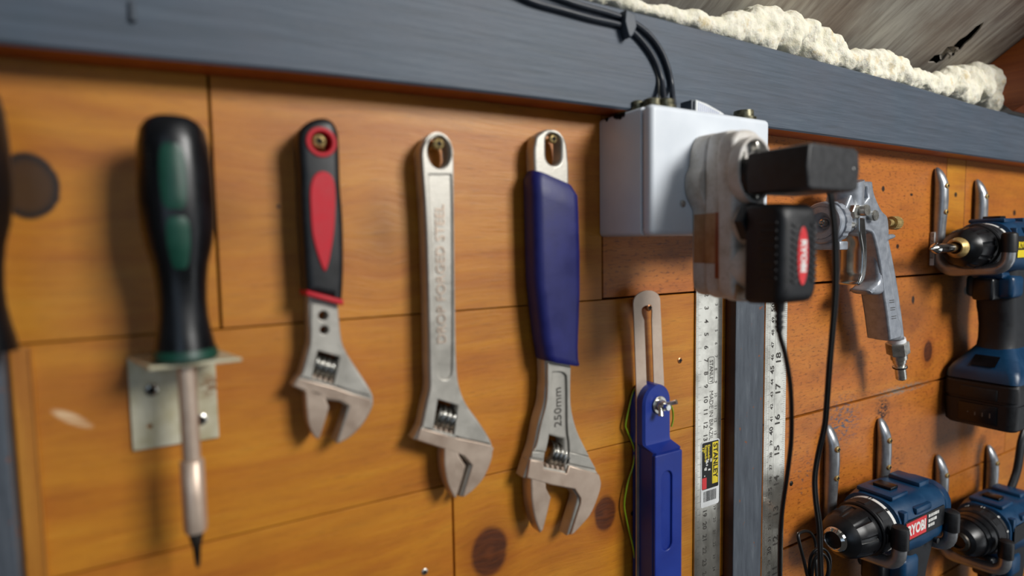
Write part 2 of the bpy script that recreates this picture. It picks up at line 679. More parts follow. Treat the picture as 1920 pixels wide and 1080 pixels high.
M['dirty_white'] = dirty_white()
M['tape'] = simple('yellowed_tape', '#a8794c', '#bd9068', 0.4, 0, 120)
M['tape_red'] = simple('red_brown_tape_edge', '#8f4a26', '#a05a34', 0.45, 0, 120)


def foam_mat():
    t = NT('expanding_foam')
    f = t.noise(t.coords(), 70, 6, 0.65)
    f2 = t.noise(t.coords(), 420, 4, 0.7)
    c = t.ramp(f, [(0.35, lin('#e8e2c8')), (0.55, lin('#f1ecda')), (0.72, lin('#d9c28c'))])
    t.set(col=c, rough=0.75)
    t.b.inputs['Subsurface Weight'].default_value = 0.25
    t.b.inputs['Subsurface Radius'].default_value = (0.004, 0.003, 0.002)
    t.bump(t.math('ADD', f, t.math('MULTIPLY', f2, 0.6)), 0.8, 0.002)
    return t.m


M['foam'] = foam_mat()


def sheet_mat(sl):
    t = NT('weathered_sheet_painted_reflection')
    tc = t.n('ShaderNodeTexCoord')
    mp = t.n('ShaderNodeMapping')
    mp.vector_type = 'POINT'
    mp.inputs['Rotation'].default_value = (math.atan(sl), 0, 0)
    t.l(tc.outputs['Object'], mp.inputs[0])
    mp2 = t.n('ShaderNodeMapping')
    mp2.inputs['Scale'].default_value = (110, 14, 14)
    t.l(mp.outputs[0], mp2.inputs[0])
    st = t.noise(mp2.outputs[0], 1.0, 6, 0.7, 0.3)
    bl = t.noise(mp.outputs[0], 9, 4, 0.55)
    fl = t.noise(mp2.outputs[0], 3.1, 4, 0.7)
    c = t.ramp(st, [(0.28, lin('#857c72')), (0.5, lin('#b0aa9f')), (0.72, lin('#ccc8bb'))])
    c = t.mix(t.rng(bl, 0.42, 0.62), c, t.ramp(st, [(0.30, lin('#7a6a5e')), (0.7, lin('#a59788'))]))
    c = t.mix(t.rng(fl, 0.66, 0.72, 0, 0.7), c, lin('#d0bfa8'))
    sx = t.n('ShaderNodeSeparateXYZ')
    t.l(tc.outputs['Object'], sx.inputs[0])
    c = t.mix(t.math('MULTIPLY', t.rng(sx.outputs[0], 0.62, 0.82), t.rng(st, 0.7, 0.35, 0.3, 0.9)), c, lin('#4a3328'))  # brownish reflection toward the right end, put into the sheet colour
    t.set(col=c, rough=0.6, metal=0.1)
    t.bump(st, 0.4, 0.001)
    return t.m


SLOPE = 0.68
M['sheet'] = sheet_mat(SLOPE)
# ==================================================================== SETTING
# plank wall: one mesh of individual boards with narrow gaps, dark backing behind
XL, XR = -0.55, 1.7
rows = [(-0.0385, 0.131, [XL, 0.0183, 0.2545, 0.7290, 0.7720, XR]),
        (-0.1430, -0.0385, [XL, 0.4000, XR]),
        (-0.2750, -0.1430, [XL, 0.1385, 0.4000, 0.9060, XR]),
        (-0.3900, -0.2750, [XL, 0.330, 0.85, XR]),
        (-0.5200, -0.3900, [XL, 0.50, XR]), (-0.66, -0.52, [XL, 0.2, 0.9, XR])]
tints = {(0, 0): 0.03, (0, 1): 0.20, (0, 2): 0.75, (0, 3): 0.10, (0, 4): 0.40, (1, 0): 0.12, (1, 1): 0.70, (2, 0): 0.20, (2, 1): 0.10,
         (2, 2): 0.72, (2, 3): 0.5, (3, 0): 0.4, (3, 1): 0.6, (3, 2): 0.5}
wb = B()
lay = wb.bm.loops.layers.float_color.new('tint')
face_tint = []
for ri, (z0, z1, xs) in enumerate(rows):
    for k in range(len(xs) - 1):
        x0, x1 = xs[k], xs[k + 1]
        a0, a1 = z0, z1
        if ri == 1 and k == 1:
            a0 = -0.1568
        if ri == 2 and k >= 2:
            a1 = -0.1568
        g = 0.00035 if x1 < 0.42 else 0.0011
        gv = 0.0006
        n0 = len(wb.bm.faces)
        wb.box((x0 + gv, 0.0, a0 + g), (x1 - gv, 0.018, a1 - g), 0.00025, 1)
        wb.bm.faces.ensure_lookup_table()
        tv = tints.get((ri, k), 0.3)
        for f in wb.bm.faces[n0:]:
            for l in f.loops:
                l[lay] = (tv, tv, tv, 1)
wb.mi = 1
wb.box((XL, 0.0165, -0.66), (XR, 0.020, 0.131), 0)
wall = struct(wb.obj('wall_back', [M['wall_wood'], M['void']], smooth=False))

# grey painted beam along the top
bb = B()
bot = [(-0.55, 0.076), (-0.0532, 0.0795), (0.06, 0.0835), (0.1873, 0.0858), (0.39, 0.0868), (0.60, 0.0866), (0.8358, 0.0862), (1.7, 0.085)]
top = [(-0.55, 0.150), (-0.0532, 0.150), (0.06, 0.150), (0.1873, 0.1490), (0.2843, 0.1488), (0.60, 0.144), (0.7554, 0.1389), (1.7, 0.134)]


def lerp_poly(pl, x):
    for a, b in zip(pl, pl[1:]):
        if a[0] <= x <= b[0]:
            return a[1] + (b[1] - a[1]) * (x - a[0]) / (b[0] - a[0])
    return pl[-1][1]


BOFF = 0.021
xs = [-0.55 + i * 0.03 for i in range(76)]
rowsb = []
for x in xs:
    zb, zt = lerp_poly(bot, x), lerp_poly(top, x)
    e = 0.0012
    rowsb.append([(x, -0.0004, zb), (x, -BOFF + e, zb), (x, -BOFF, zb + e), (x, -BOFF, zt - e), (x, -BOFF + e, zt), (x, -0.0004, zt)])
bb.grid(rowsb, True)
for f in bb.bm.faces:
    if f.normal.z < -0.6 or abs(f.calc_center_median().z - lerp_poly(bot, f.calc_center_median().x)) < 0.0003:
        f.material_index = 1
beam = struct(bb.obj('trim_1', [M['grey_paint'], M['raw_wood']], angle=20))

# upright grey batten and the pale one at the far left
lb = B().plate(rrect(-0.100, -0.55, -0.0622, 0.0785, 0.001), 0.0002, 0.010, 0.0008)
struct(lb.obj('trim_2', M['grey_batten']))
lb = B().plate(rrect(-0.0620, -0.55, -0.0541, -0.0392, 0.0006), 0.0002, 0.0024, 0.0010)
struct(lb.obj('trim_3', M['batten_wood']))

# upright grey batten in the middle: bare dark sides, painted face
lb = B().plate(rrect(0.3785, -0.55, 0.4130, 0.0800, 0.001), 0.0004, 0.0108, 0.0006)
for f in lb.bm.faces:
    if f.normal.y > -0.5:
        f.material_index = 1
lb.bm.normal_update()
for f in lb.bm.faces:
    f.material_index = 0 if f.normal.y < -0.6 or f.calc_center_median().y < -0.0100 else 1
struct(lb.obj('trim_4', [M['grey_batten'], M['dark_wood']]))

# sloping roof sheet with a tear
cn = Vector((0, SLOPE, -1)).normalized()          # faces down and outward
ORG = Vector((0, 0, 0.196))
cu_ = Vector((1, 0, 0))
cv_ = Vector((0, -1, SLOPE)).normalized()
CF = (ORG, cu_, cv_, cu_.cross(cv_))


def RP(px, py, lift=0.0):
    r = ray(px, py)
    nn = CF[3]
    o = ORG + nn * lift
    t = (o - CAM).dot(nn) / r.dot(nn)
    p = CAM + r * t - ORG
    return (p.dot(cu_), p.dot(cv_))


tear = [RP(*p) for p in ((1739, 117), (1752, 104), (1765, 101), (1776, 88), (1788, 86), (1800, 74), (1812, 67), (1830, 50), (1845, 41),
                         (1838, 54), (1822, 72), (1810, 82), (1801, 93), (1792, 94), (1790, 103), (1784, 107), (1777, 102), (1770, 112),
                         (1763, 116), (1757, 121), (1752, 117))]
sh = B()
sh.plate([(-0.3, -0.03), (1.7, -0.03), (1.7, 0.40), (-0.3, 0.40)], -0.0015, 0.0, 0, [tear], frame=CF)
sh.mi = 1
sh.plate([(0.4, -0.03), (1.2, -0.03), (1.2, 0.3), (0.4, 0.3)], -0.016, -0.014, 0, frame=CF)
sh.mi = 0
# curled flaps at the tear
for fl in (((1764, 112), (1776, 88), (1786, 99), (1775, 118)), ((1783, 100), (1789, 88), (1798, 90), (1789, 103))):
    q = [RP(*p) for p in fl]
    mid_ = [(a + b) / 2 for a, b in zip(q[0], q[2])]
    rowsf = []
    for i in range(5):
        t = i / 4
        w0 = [q[0][j] * (1 - t) + q[1][j] * t for j in range(2)]
        w1 = [q[3][j] * (1 - t) + q[2][j] * t for j in range(2)]
        h0, h1 = -0.001 - 0.006 * math.sin(t * PI), -0.003 + 0.004 * math.sin(t * 2.5)
        rowsf.append([CF[0] + cu_ * (w0[0] * (1 - s) + w1[0] * s) + cv_ * (w0[1] * (1 - s) + w1[1] * s) + CF[3] * (h0 * (1 - s) + h1 * s) for s in (0, .5, 1)])
    sh.grid(rowsf)
struct(sh.obj('ceiling', [M['sheet'], M['void']], smooth=False))

# rafter under the sheet at the right
rf = B()
r0 = RP(1862, 114)[0]
rf.plate([(r0, -0.02), (r0 + 0.05, -0.02), (r0 + 0.05, 0.42), (r0, 0.42)], 0.0004, 0.075, 0.001, frame=CF)
for v in rf.bm.verts:
    if v.co.z < 0.1395:
        v.co.z = 0.1395
struct(rf.obj('trim_5', M['raw_wood']))

# nail with a paint run on the beam, upper left
nl = B()
p0, p1 = P(247, 4, BOFF), P(250, 44, BOFF)
nl.tube([p0 + Vector((0, -0.0006, 0)), (p0 + p1) / 2 + Vector((0, -0.0009, 0)), p1 + Vector((0, -0.0009, 0.001)), p1], [0.0012, 0.0013, 0.0014, 0.0004], 10)
tag(nl.obj('nail', M['clip']), 'bent nail painted over on the beam above the green and black screwdriver', 'nail')

# ---- expanding foam bead above the beam
fb = B()
tops = [(1085, -40), (1130, -26), (1165, -10), (1195, -2), (1240, 8), (1290, 18), (1335, 32), (1380, 25), (1425, 10), (1460, 18), (1500, 38), (1535, 56), (1562, 74), (1584, 99), (1600, 92), (1640, 93),
        (1676, 108), (1694, 130), (1720, 126), (1745, 142), (1775, 128), (1815, 117), (1850, 118), (1868, 132)]


def fpoly(x):
    for a, b in zip(tops, tops[1:]):
        if a[0] <= x <= b[0]:
            return a[1] + (b[1] - a[1]) * (x - a[0]) / (b[0] - a[0])
    return tops[-1][1]


prof = []
rnd0 = random.Random(11)
fx = 1085.0
while fx < 1862:
    bt = 33 + 0.274 * (fx - 1230)
    tp0 = fpoly(fx)
    rr0 = max(13, (bt - tp0) * 0.56)
    prof.append((fx, tp0 + rr0, rr0))
    fx += rr0 * rnd0.uniform(0.35, 0.75)
rnd = random.Random(3)
for (px, py, rp) in prof:
    for k in range(4):
        big = k == 0
        rq = rp if big else rp * rnd.uniform(0.40, 0.62)
        ang = rnd.uniform(0, 2 * PI)
        qx = px + (0 if big else rp * 0.60 * math.cos(ang))
        qy = py + (0 if big else rp * 0.55 * math.sin(ang))
        dep = (P(qx, qy, 0.0) - CAM).dot(_f)
        r = rq * dep / FPX
        c = P(qx, qy, min(0.012, 0.0195 - r * (1.0 if big else rnd.uniform(0.95, 1.15))))
        fb.ball(c, r, 2)
ftmp = fb.obj('expanding_foam', M['foam'])
md = ftmp.modifiers.new('r', 'REMESH')
md.mode = 'VOXEL'
md.voxel_size = 0.0014
sm_ = ftmp.modifiers.new('s', 'SMOOTH')
sm_.iterations = 22
for nm_, sc_, st_ in (('foam_lumps', 0.016, 0.0075), ('foam_bubbles', 0.0042, 0.0012)):
    tx = bpy.data.textures.new(nm_, 'CLOUDS')
    tx.noise_scale = sc_
    tx.noise_depth = 2
    d2 = ftmp.modifiers.new('d', 'DISPLACE')
    d2.texture = tx
    d2.strength = st_
    d2.mid_level = 0.5
    d2.texture_coords = 'GLOBAL'
dg = bpy.context.evaluated_depsgraph_get()
nm = bpy.data.meshes.new_from_object(ftmp.evaluated_get(dg))
for v in nm.vertices:                     # pressed against the beam
    if v.co.z < lerp_poly(top, v.co.x) + 0.004 and v.co.y < -0.0185:
        v.co.y = -0.0185 + (v.co.y + 0.0185) * 0.15
ftmp.modifiers.clear()
ftmp.data = nm
nm.polygons.foreach_set('use_smooth', [True] * len(nm.polygons))
tag(ftmp, 'lumpy bead of cream expanding foam along the top of the grey beam', 'foam')
# ==================================================================== SCREWS
def screw_mesh(r=0.0035, length=0.016, mat=None):
    """pan head screw along -Y, thread buried at the wall, origin at the wall surface"""
    s = B()
    s.revolve([(-0.004, r * 0.45), (0.0, r * 0.45), (length - r * 0.9, r * 0.45), (length - r * 0.85, r * 0.98), (length - r * 0.45, r),
               (length - r * 0.18, r * 0.86), (length, r * 0.55), (length, r * 0.50), (length - r * 0.45, r * 0.20)], (0, 0, 0), (0, -1, 0), 20)
    return s


def cross_screw(name, org, r, length, mat, label=None, parent=None, group=None):
    s = screw_mesh(r, length)
    q = r * 0.62
    t = r * 0.17
    s.mi = 1
    s.box((-q, -length - 0.00012, -t), (q, -length + 0.0012, t))
    s.box((-t, -length - 0.00014, -q), (t, -length + 0.0012, q))
    for v in s.bm.verts:
        v.co = v.co + Vector(org)
    o = s.obj(name, [mat, M['void']], parent)
    if label:
        tag(o, label, 'screw', group)
    return o


def wall_screw(px, py, r, length, mat, label, group=None):
    p = P(px, py, length)
    return cross_screw('screw', (p.x, 0, p.z), r, length, mat, label, None, group)


wall_screw(599, 264, 0.0034, 0.019, M['brass'], 'brassy screw in the red ringed hole of the red and black wrench')
wall_screw(824, 269, 0.0031, 0.017, M['brass'], 'brassy screw in the top hole of the all steel wrench')
wall_screw(1039, 260, 0.0028, 0.012, M['brass'], 'brassy screw in the top hole of the blue handled wrench')
wall_screw(1219, 577, 0.0026, 0.010, M['copper'], 'copper coloured screw in the slot of the steel angle gauge blade')
wall_screw(1276, 676, 0.0026, 0.0008, M['copper'], 'countersunk screw in bare plank between the blue angle gauge and the ruler')
wall_screw(797, 1073, 0.0022, 0.0008, M['zinc'], 'small screw at the bottom edge left of the dark plank knot')
wall_screw(1485, 907, 0.0026, 0.0008, M['dark_steel'], 'dark screw in the plank just right of the inch ruler')


# ==================================================================== WRENCHES
def worm_part(parent, px0, py0, px1, py1, off, r, pitch_n):
    off, r = off - 0.0018, r * 1.02
    px1, px0 = px1 - (px1 - px0) * 0.10, px0 - (px1 - px0) * 0.02
    """knurled adjusting screw between two pixels, helical thread"""
    a, b = P(px0, py0, off), P(px1, py1, off)
    L = (b - a).length
    w = B()
    n = 28
    d = (b - a).normalized()
    e = Vector((0, -1, 0))
    c = d.cross(e).normalized()
    rowsw = []
    S = pitch_n * 8
    for i in range(S + 1):
        s = i / S
        row = []
        for k in range(n):
            t = 2 * PI * k / n
            ph = (s * pitch_n + t / (2 * PI)) % 1.0
            rr = r * (0.74 + 0.26 * min(1.0, 3.0 * abs(ph - 0.5)))
            row.append(a + d * (L * s) + e * (rr * math.cos(t)) + c * (rr * math.sin(t)))
        rowsw.append(row)
    w.grid(rowsw, True)
    return w.obj('adjusting_screw', M['worm'], parent, angle=50)


def rack(b, px0, py0, px1, py1, n=4):
    """teeth of the sliding jaw seen at the foot of the slot"""
    for k in range(n):
        t0, t1 = (k + 0.12) / n, (k + 0.62) / n
        a_, c_ = P(px0 + (px1 - px0) * t0, py0 + (py1 - py0) * t0, 0.0125), P(px0 + (px1 - px0) * t1, py0 + (py1 - py0) * t1, 0.0125)
        b.plate([(a_.x, a_.z - 0.003), (c_.x, c_.z - 0.003), (c_.x, c_.z), ((a_.x + c_.x) / 2, (a_.z + c_.z) / 2 + 0.0008), (a_.x, a_.z)], 0.0050, 0.0128, 0.0002)


GW = 'adjustable wrenches hanging in a row'

# ---- red and black wrench
w1 = thing('adjustable_wrench', 'adjustable wrench with black handle and red inlay, smallest of three', 'wrench', P(602, 267, 0.0), GW)
o1 = 0.0150
body = PL(o1, [(592, 300, 1), (628, 300, 1), (634, 560, 1), (637, 600), (642, 640), (650, 660), (662, 680), (683, 712), (697, 735), (701, 749), (698, 768),
               (681, 797), (657, 821), (636, 833, 1), (631, 832, 1), (652, 768), (649, 761), (637, 754, 1), (613, 751, 1), (571, 735, 1),
               (549, 725, 1), (560, 708, 1), (565, 701), (575, 664), (580, 640), (579, 600), (578, 555, 1)])
slot = PL(o1, [(596, 657, 1), (637, 669, 1), (626.5, 721, 1), (584, 708, 1)])
slot = [(p[0], p[1]) for p in slot]


def hole(px, py, rp, off):
    c = P(px, py, off)
    e = P(px, py + rp, off)
    return circ(c.x, c.z, abs(e.z - c.z), 28)


b1 = B()
b1.plate(sm(body), 0.003, 0.0142, 0.0010, [slot, hole(606, 592, 9, o1), hole(608, 619, 8, o1)])
# slightly raised upper face over the head
face = PL(o1, [(584, 568, 1), (631, 572, 1), (634, 600), (640, 640), (648, 661), (661, 683), (681, 716), (694, 742, 1), (653, 731, 1), (630, 724, 1),
               (562.5, 706, 1), (568, 699), (578, 664), (582.5, 640), (583, 600)])
b1.plate(sm(face), 0.0140, 0.0152, 0.0005, [slot, hole(606, 592, 9, o1), hole(608, 619, 8, o1)])
b1.mi = 1
b1.plate(sm(PL(o1, [(562, 710, 1), (629, 727, 1), (653, 736, 1), (697, 750, 1), (695, 768), (679, 795), (655, 819), (637, 830, 1), (634, 830, 1), (655, 768), (652, 759), (638, 751, 1), (613, 748, 1), (552, 724, 1)])), 0.0138, 0.0146, 0.0004)
b1.obj('body', [M['steel'], M['steel_polish']], w1)
jw = B().plate(sm(PL(o1, [(571, 728, 1), (606, 735, 1), (613, 752, 1), (618, 764, 1), (611, 788), (601.5, 818, 1), (597, 825, 1), (588.5, 818), (579, 797), (575, 766), (573, 740)])),
               0.0034, 0.0146, 0.0009)
rack(jw, 586, 704, 627, 716)
jaw1 = jw.obj('movable_jaw', M['steel_polish'], w1, label='movable hook jaw')
worm_part(w1, 589, 681, 631, 693, 0.0095, 0.0062, 4)
# soft grip
gp = PL(0.011, [(592, 226), (615, 230), (628, 250), (631, 285), (633, 350), (638, 420), (639, 505), (636, 563, 1), (568, 546, 1), (564, 485), (559, 404), (556, 320), (553, 262), (566, 238)])
hc = P(602, 267, 0.019)
gh = circ(hc.x, hc.z, 0.0065, 28)
g1 = B().plate(sm(gp), 0.0025, 0.0195, 0.0042, res=4).obj('grip', M['black_rubber'], w1, label='black rubber grip')
cut = B().plate(gh, -0.01, 0.03).obj('cut', M['black_rubber'])
bo_ = g1.modifiers.new('b', 'BOOLEAN')
bo_.object = cut
bo_.operation = 'DIFFERENCE'
bo_.solver = 'EXACT'
dg = bpy.context.evaluated_depsgraph_get()
gm = bpy.data.meshes.new_from_object(g1.evaluated_get(dg))
g1.modifiers.clear()
g1.data = gm
gm.polygons.foreach_set('use_smooth', [True] * len(gm.polygons))
gm.set_sharp_from_angle(angle=math.radians(35))
bpy.data.objects.remove(cut)
B().plate(circ(hc.x, hc.z, 0.0073, 36), 0.0030, 0.0204, 0.0008, [circ(hc.x, hc.z, 0.0050, 32)]).obj('hang_ring', M['red'], w1, label='red ring round hanging hole')
pad = PL(0.0198, [(604, 321), (622, 330), (629, 358), (628, 410), (625, 444), (617, 490), (609, 509), (599, 490), (586, 444), (582, 400), (581, 356), (588, 331)])
B().plate(sm(pad), 0.0180, 0.0203, 0.0008).obj('grip_inlay', M['red'], w1, label='long red inlay')
B().plate(sm(PL(0.011, [(568, 542, 1), (637, 560, 1), (636, 571, 1), (567, 552, 1)])), 0.0018, 0.0200, 0.0012).obj('collar', M['red'], w1, label='red collar')

# ---- all steel wrench
w2 = thing('adjustable_wrench', 'all steel adjustable wrench with raised lettering along its handle', 'wrench', P(824, 285, 0.0), GW)
o2 = 0.0150
body = PL(o2, [(806, 253), (819, 247), (836, 251), (849, 268), (852, 290), (853, 315), (854, 422), (856, 600), (858.7, 689), (864, 728), (878, 760), (899, 789), (919, 820), (926, 836),
               (927, 850), (923, 870), (909, 901), (889, 923), (870, 935, 1), (864, 934, 1), (883.6, 873, 1), (870, 858, 1), (858, 851.5, 1), (834, 845, 1),
               (777, 826, 1), (789, 803, 1), (791, 797), (799, 757), (805, 728), (804.5, 689), (803, 600), (798, 422), (791, 315), (790, 285), (795, 267)])
slot = [(p[0], p[1]) for p in PL(o2, [(821.5, 749, 1), (858.5, 760.5, 1), (852, 818, 1), (812, 806, 1)])]
hc = P(824, 285, o2)
hh = circ(hc.x, hc.z, 0.0066, 32, 0.0087)
b2 = B()
b2.plate(sm(body), 0.003, 0.0138, 0.0022, [slot, hh], res=3)
skin = PL(o2, [(808, 256), (820, 250), (834, 254), (847, 270), (850, 290), (851, 315), (852, 422), (854, 600), (856.5, 689), (862, 728), (876, 762), (897, 792), (916, 822), (921, 833, 1),
               (865, 822, 1), (791, 802, 1), (793, 797), (801, 757), (807, 728), (806.5, 689), (805, 600), (800, 422), (793, 315), (792, 285), (797, 269)])
panel = PL(o2, [(804, 327, 1), (846, 327, 1), (848, 422), (849, 600), (848, 690), (844, 707), (834, 712), (824, 706), (820, 689), (816, 600), (808, 422)])
b2.plate(sm(skin), 0.0136, 0.0150, 0.0007, [sm(panel), slot, circ(hc.x, hc.z, 0.0070, 32, 0.0091)])
b2.mi = 1
b2.plate(sm(PL(o2, [(791, 803, 1), (864, 823, 1), (921, 836), (924, 850), (920, 869), (906, 899), (886, 921), (871, 932, 1), (868, 932, 1), (886.5, 873, 1), (872, 856, 1), (858, 849.5, 1), (782, 825, 1)])),
         0.0136, 0.0147, 0.0005)
b2.obj('body', [M['steel'], M['steel_polish']], w2)
jw = B()
rack(jw, 813, 800, 853, 812)
jw.plate(sm(PL(o2, [(834, 838, 1), (860, 845, 1), (862, 855, 1), (874.4, 874, 1), (866, 904), (856, 935, 1), (852, 934, 1), (839.8, 907), (834, 873)])),
          0.0034, 0.0146, 0.0010).obj('movable_jaw', M['steel_polish'], w2, label='movable hook jaw, almost closed')
worm_part(w2, 815, 775, 855, 786, 0.0095, 0.0068, 4)
tb = B()
ta, te = P(829, 645, 0.0139), P(825, 383, 0.0139)
tb.text('DROP FORGED STEEL', 0.0078, ta, te - ta, Vector((-1, 0, 0)), 0.0005, sx=1.0)
xmax = max((v.co - ta).dot((te - ta).normalized()) for v in tb.bm.verts)
sc_ = (te - ta).length / xmax
for v in tb.bm.verts:
    d = v.co - ta
    uu = (te - ta).normalized()
    v.co = v.co + uu * (d.dot(uu) * (sc_ - 1))
tb.obj('lettering', M['steel_polish'], w2, smooth=False)
# pin end on the flange side
pp = P(770, 800, 0.009)

# ---- blue handled wrench
w3 = thing('adjustable_wrench', 'adjustable wrench with dark blue dipped handle and widely opened jaws', 'wrench', P(1040, 278, 0.0), GW)
o3 = 0.0150
body = PL(o3, [(1018, 248), (1033, 241), (1052, 247), (1064, 265), (1068, 296), (1070, 352), (1073, 685), (1072, 749), (1076, 779), (1087, 815), (1104, 852), (1123, 887), (1128, 894), (1129.6, 906), (1125, 930),
               (1110, 965), (1093, 986), (1076, 1003, 1), (1066, 1007, 1), (1085, 943, 1), (1086, 935, 1), (1076, 920, 1), (1034, 911.5, 1), (1027, 908, 1),
               (984, 898, 1), (997, 857, 1), (1004, 836), (1012, 795), (1021, 762), (1024, 734), (1024, 677), (1006, 340), (1006, 267)])
slot = [(p[0], p[1]) for p in PL(o3, [(1029.5, 816.6), (1059, 825), (1062.5, 885), (1022, 877)])]
hc = P(1041, 279, o3)
hh = rrect(hc.x - 0.0058, hc.z - 0.0098, hc.x + 0.0058, hc.z + 0.0098, 0.0055)
b3 = B()
b3.plate(sm(body), 0.003, 0.0136, 0.0016, [slot, hh], res=3)
pan = PL(o3, [(1035, 698, 1), (1050, 697), (1060, 702), (1063, 716), (1063, 800), (1063.5, 826), (1059, 824, 1), (1030, 816, 1), (1033, 760)])
skin = PL(o3, [(1027, 680, 1), (1070, 688, 1), (1069.5, 749), (1073.5, 780), (1084, 814), (1101, 849), (1116, 879, 1), (1065, 868, 1), (1062, 880, 1), (1021, 876, 1), (999.5, 856, 1), (1006.5, 838), (1014.5, 796), (1023.5, 762), (1026.5, 734)])
skin_outer = PL(o3, [(1027, 680, 1), (1070, 688, 1), (1069.5, 749), (1073.5, 780), (1084, 814), (1105, 856, 1), (1000, 845, 1), (1006.5, 834), (1014.5, 796), (1023.5, 762), (1026.5, 734)])
merged = PL(o3, [(1035, 698, 1), (1050, 697), (1060, 702), (1063, 716), (1064, 800), (1068, 830), (1066, 846, 1), (1025, 846, 1), (1029, 817, 1), (1033, 760)])
usk = PL(o3, [(1027, 680, 1), (1070, 688, 1), (1069.5, 749), (1073.5, 780), (1084, 814), (1105, 856, 1), (1068, 848, 1), (1067, 828), (1064, 800), (1063, 716), (1060, 702), (1050, 697), (1035, 698, 1),
                (1033, 760), (1029, 817), (1023, 847, 1), (1000, 845, 1), (1006.5, 834), (1014.5, 796), (1023.5, 762), (1026.5, 734)])
b3.plate(sm(usk), 0.0134, 0.0152, 0.0005)
b3.plate(sm(PL(o3, [(1068, 848, 1), (1105, 857, 1), (1118, 880, 1), (1067, 869, 1)])), 0.0134, 0.0149, 0.0005)
b3.plate(sm(PL(o3, [(999, 847, 1), (1022, 848, 1), (1020, 862, 1), (996.5, 858, 1)])), 0.0134, 0.0149, 0.0005)
b3.mi = 1
b3.plate(sm(PL(o3, [(995, 862, 1), (1019, 866, 1), (1020, 880, 1), (1063, 888, 1), (1067, 873, 1), (1122, 889, 1), (1127, 906), (1122, 929), (1108, 963), (1091, 984), (1076, 1000, 1), (1070, 1003, 1),
                    (1089, 943, 1), (1089, 934, 1), (1078, 917, 1), (1034, 909, 1), (988, 896, 1)])), 0.0134, 0.0152, 0.0006)
b3.obj('body', [M['steel'], M['steel_polish']], w3)
jw = B()
rack(jw, 1023, 871, 1061, 879)
jw.plate(sm(PL(o3, [(996, 890, 1), (1024, 900, 1), (1025, 916, 1), (1034, 933, 1), (1027, 964), (1019, 995, 1), (1013.5, 1000, 1), (1004, 975), (997.5, 939)])),
          0.0034, 0.0149, 0.0012).obj('movable_jaw', M['steel_polish'], w3, label='movable hook jaw')
worm_part(w3, 1026, 846, 1060, 853, 0.0092, 0.0074, 4)
tb = B()
ta, te = P(1047, 801, 0.0137), P(1046, 727, 0.0137)
tb.text('250mm', 0.0078, ta, te - ta, Vector((-1, 0, 0)), 0.0002, sx=1.0)
xmax = max((v.co - ta).dot((te - ta).normalized()) for v in tb.bm.verts)
sc_ = (te - ta).length / xmax
for v in tb.bm.verts:
    d = v.co - ta
    uu = (te - ta).normalized()
    v.co = v.co + uu * (d.dot(uu) * (sc_ - 1))
tb.obj('lettering', M['etched'], w3, smooth=False)
gs = [(337, 318, 355, 986, 1071), (352, 334, 371, 986.5, 1073), (385, 367, 400, 987, 1074.5), (470, 455, 482, 989, 1077), (540, 526, 551, 991, 1077), (600, 588, 609, 997.5, 1075), (640, 631, 648, 1003, 1073.5), (666, 660, 672, 1008, 1074.5), (676, 670, 681, 1009.5, 1077), (679, 673, 684, 1010.5, 1077)]
rowsg = []
for i_, (ym, yl, yr, xl, xr) in enumerate(gs):
    l_, r_ = P(xl, yl, 0.009), P(xr, yr, 0.009)
    o0, o1_ = 0.0010, 0.0192
    ins = 0.0022 if i_ == 0 else (0.0 if i_ not in (len(gs) - 1,) else 0.0006)
    pts_ = rrect(l_.x + ins, o0 + ins * 0.5, r_.x - ins, o1_ - ins, 0.0068, 6)
    rowsg.append([(x, -o, l_.z + (r_.z - l_.z) * (x - l_.x) / (r_.x - l_.x)) for x, o in pts_])
B().grid(rowsg, True).obj('grip', M['navy'], w3, label='dark blue dipped grip', angle=40)
# pin on the left cheek of the head
pc = P(982, 862, 0.008)
B().revolve([(0, 0.0024), (0.0018, 0.0024), (0.0022, 0.0018)], pc + Vector((0.0025, 0, 0)), (-1, 0, 0), 18).obj('jaw_pin', M['steel'], w3)
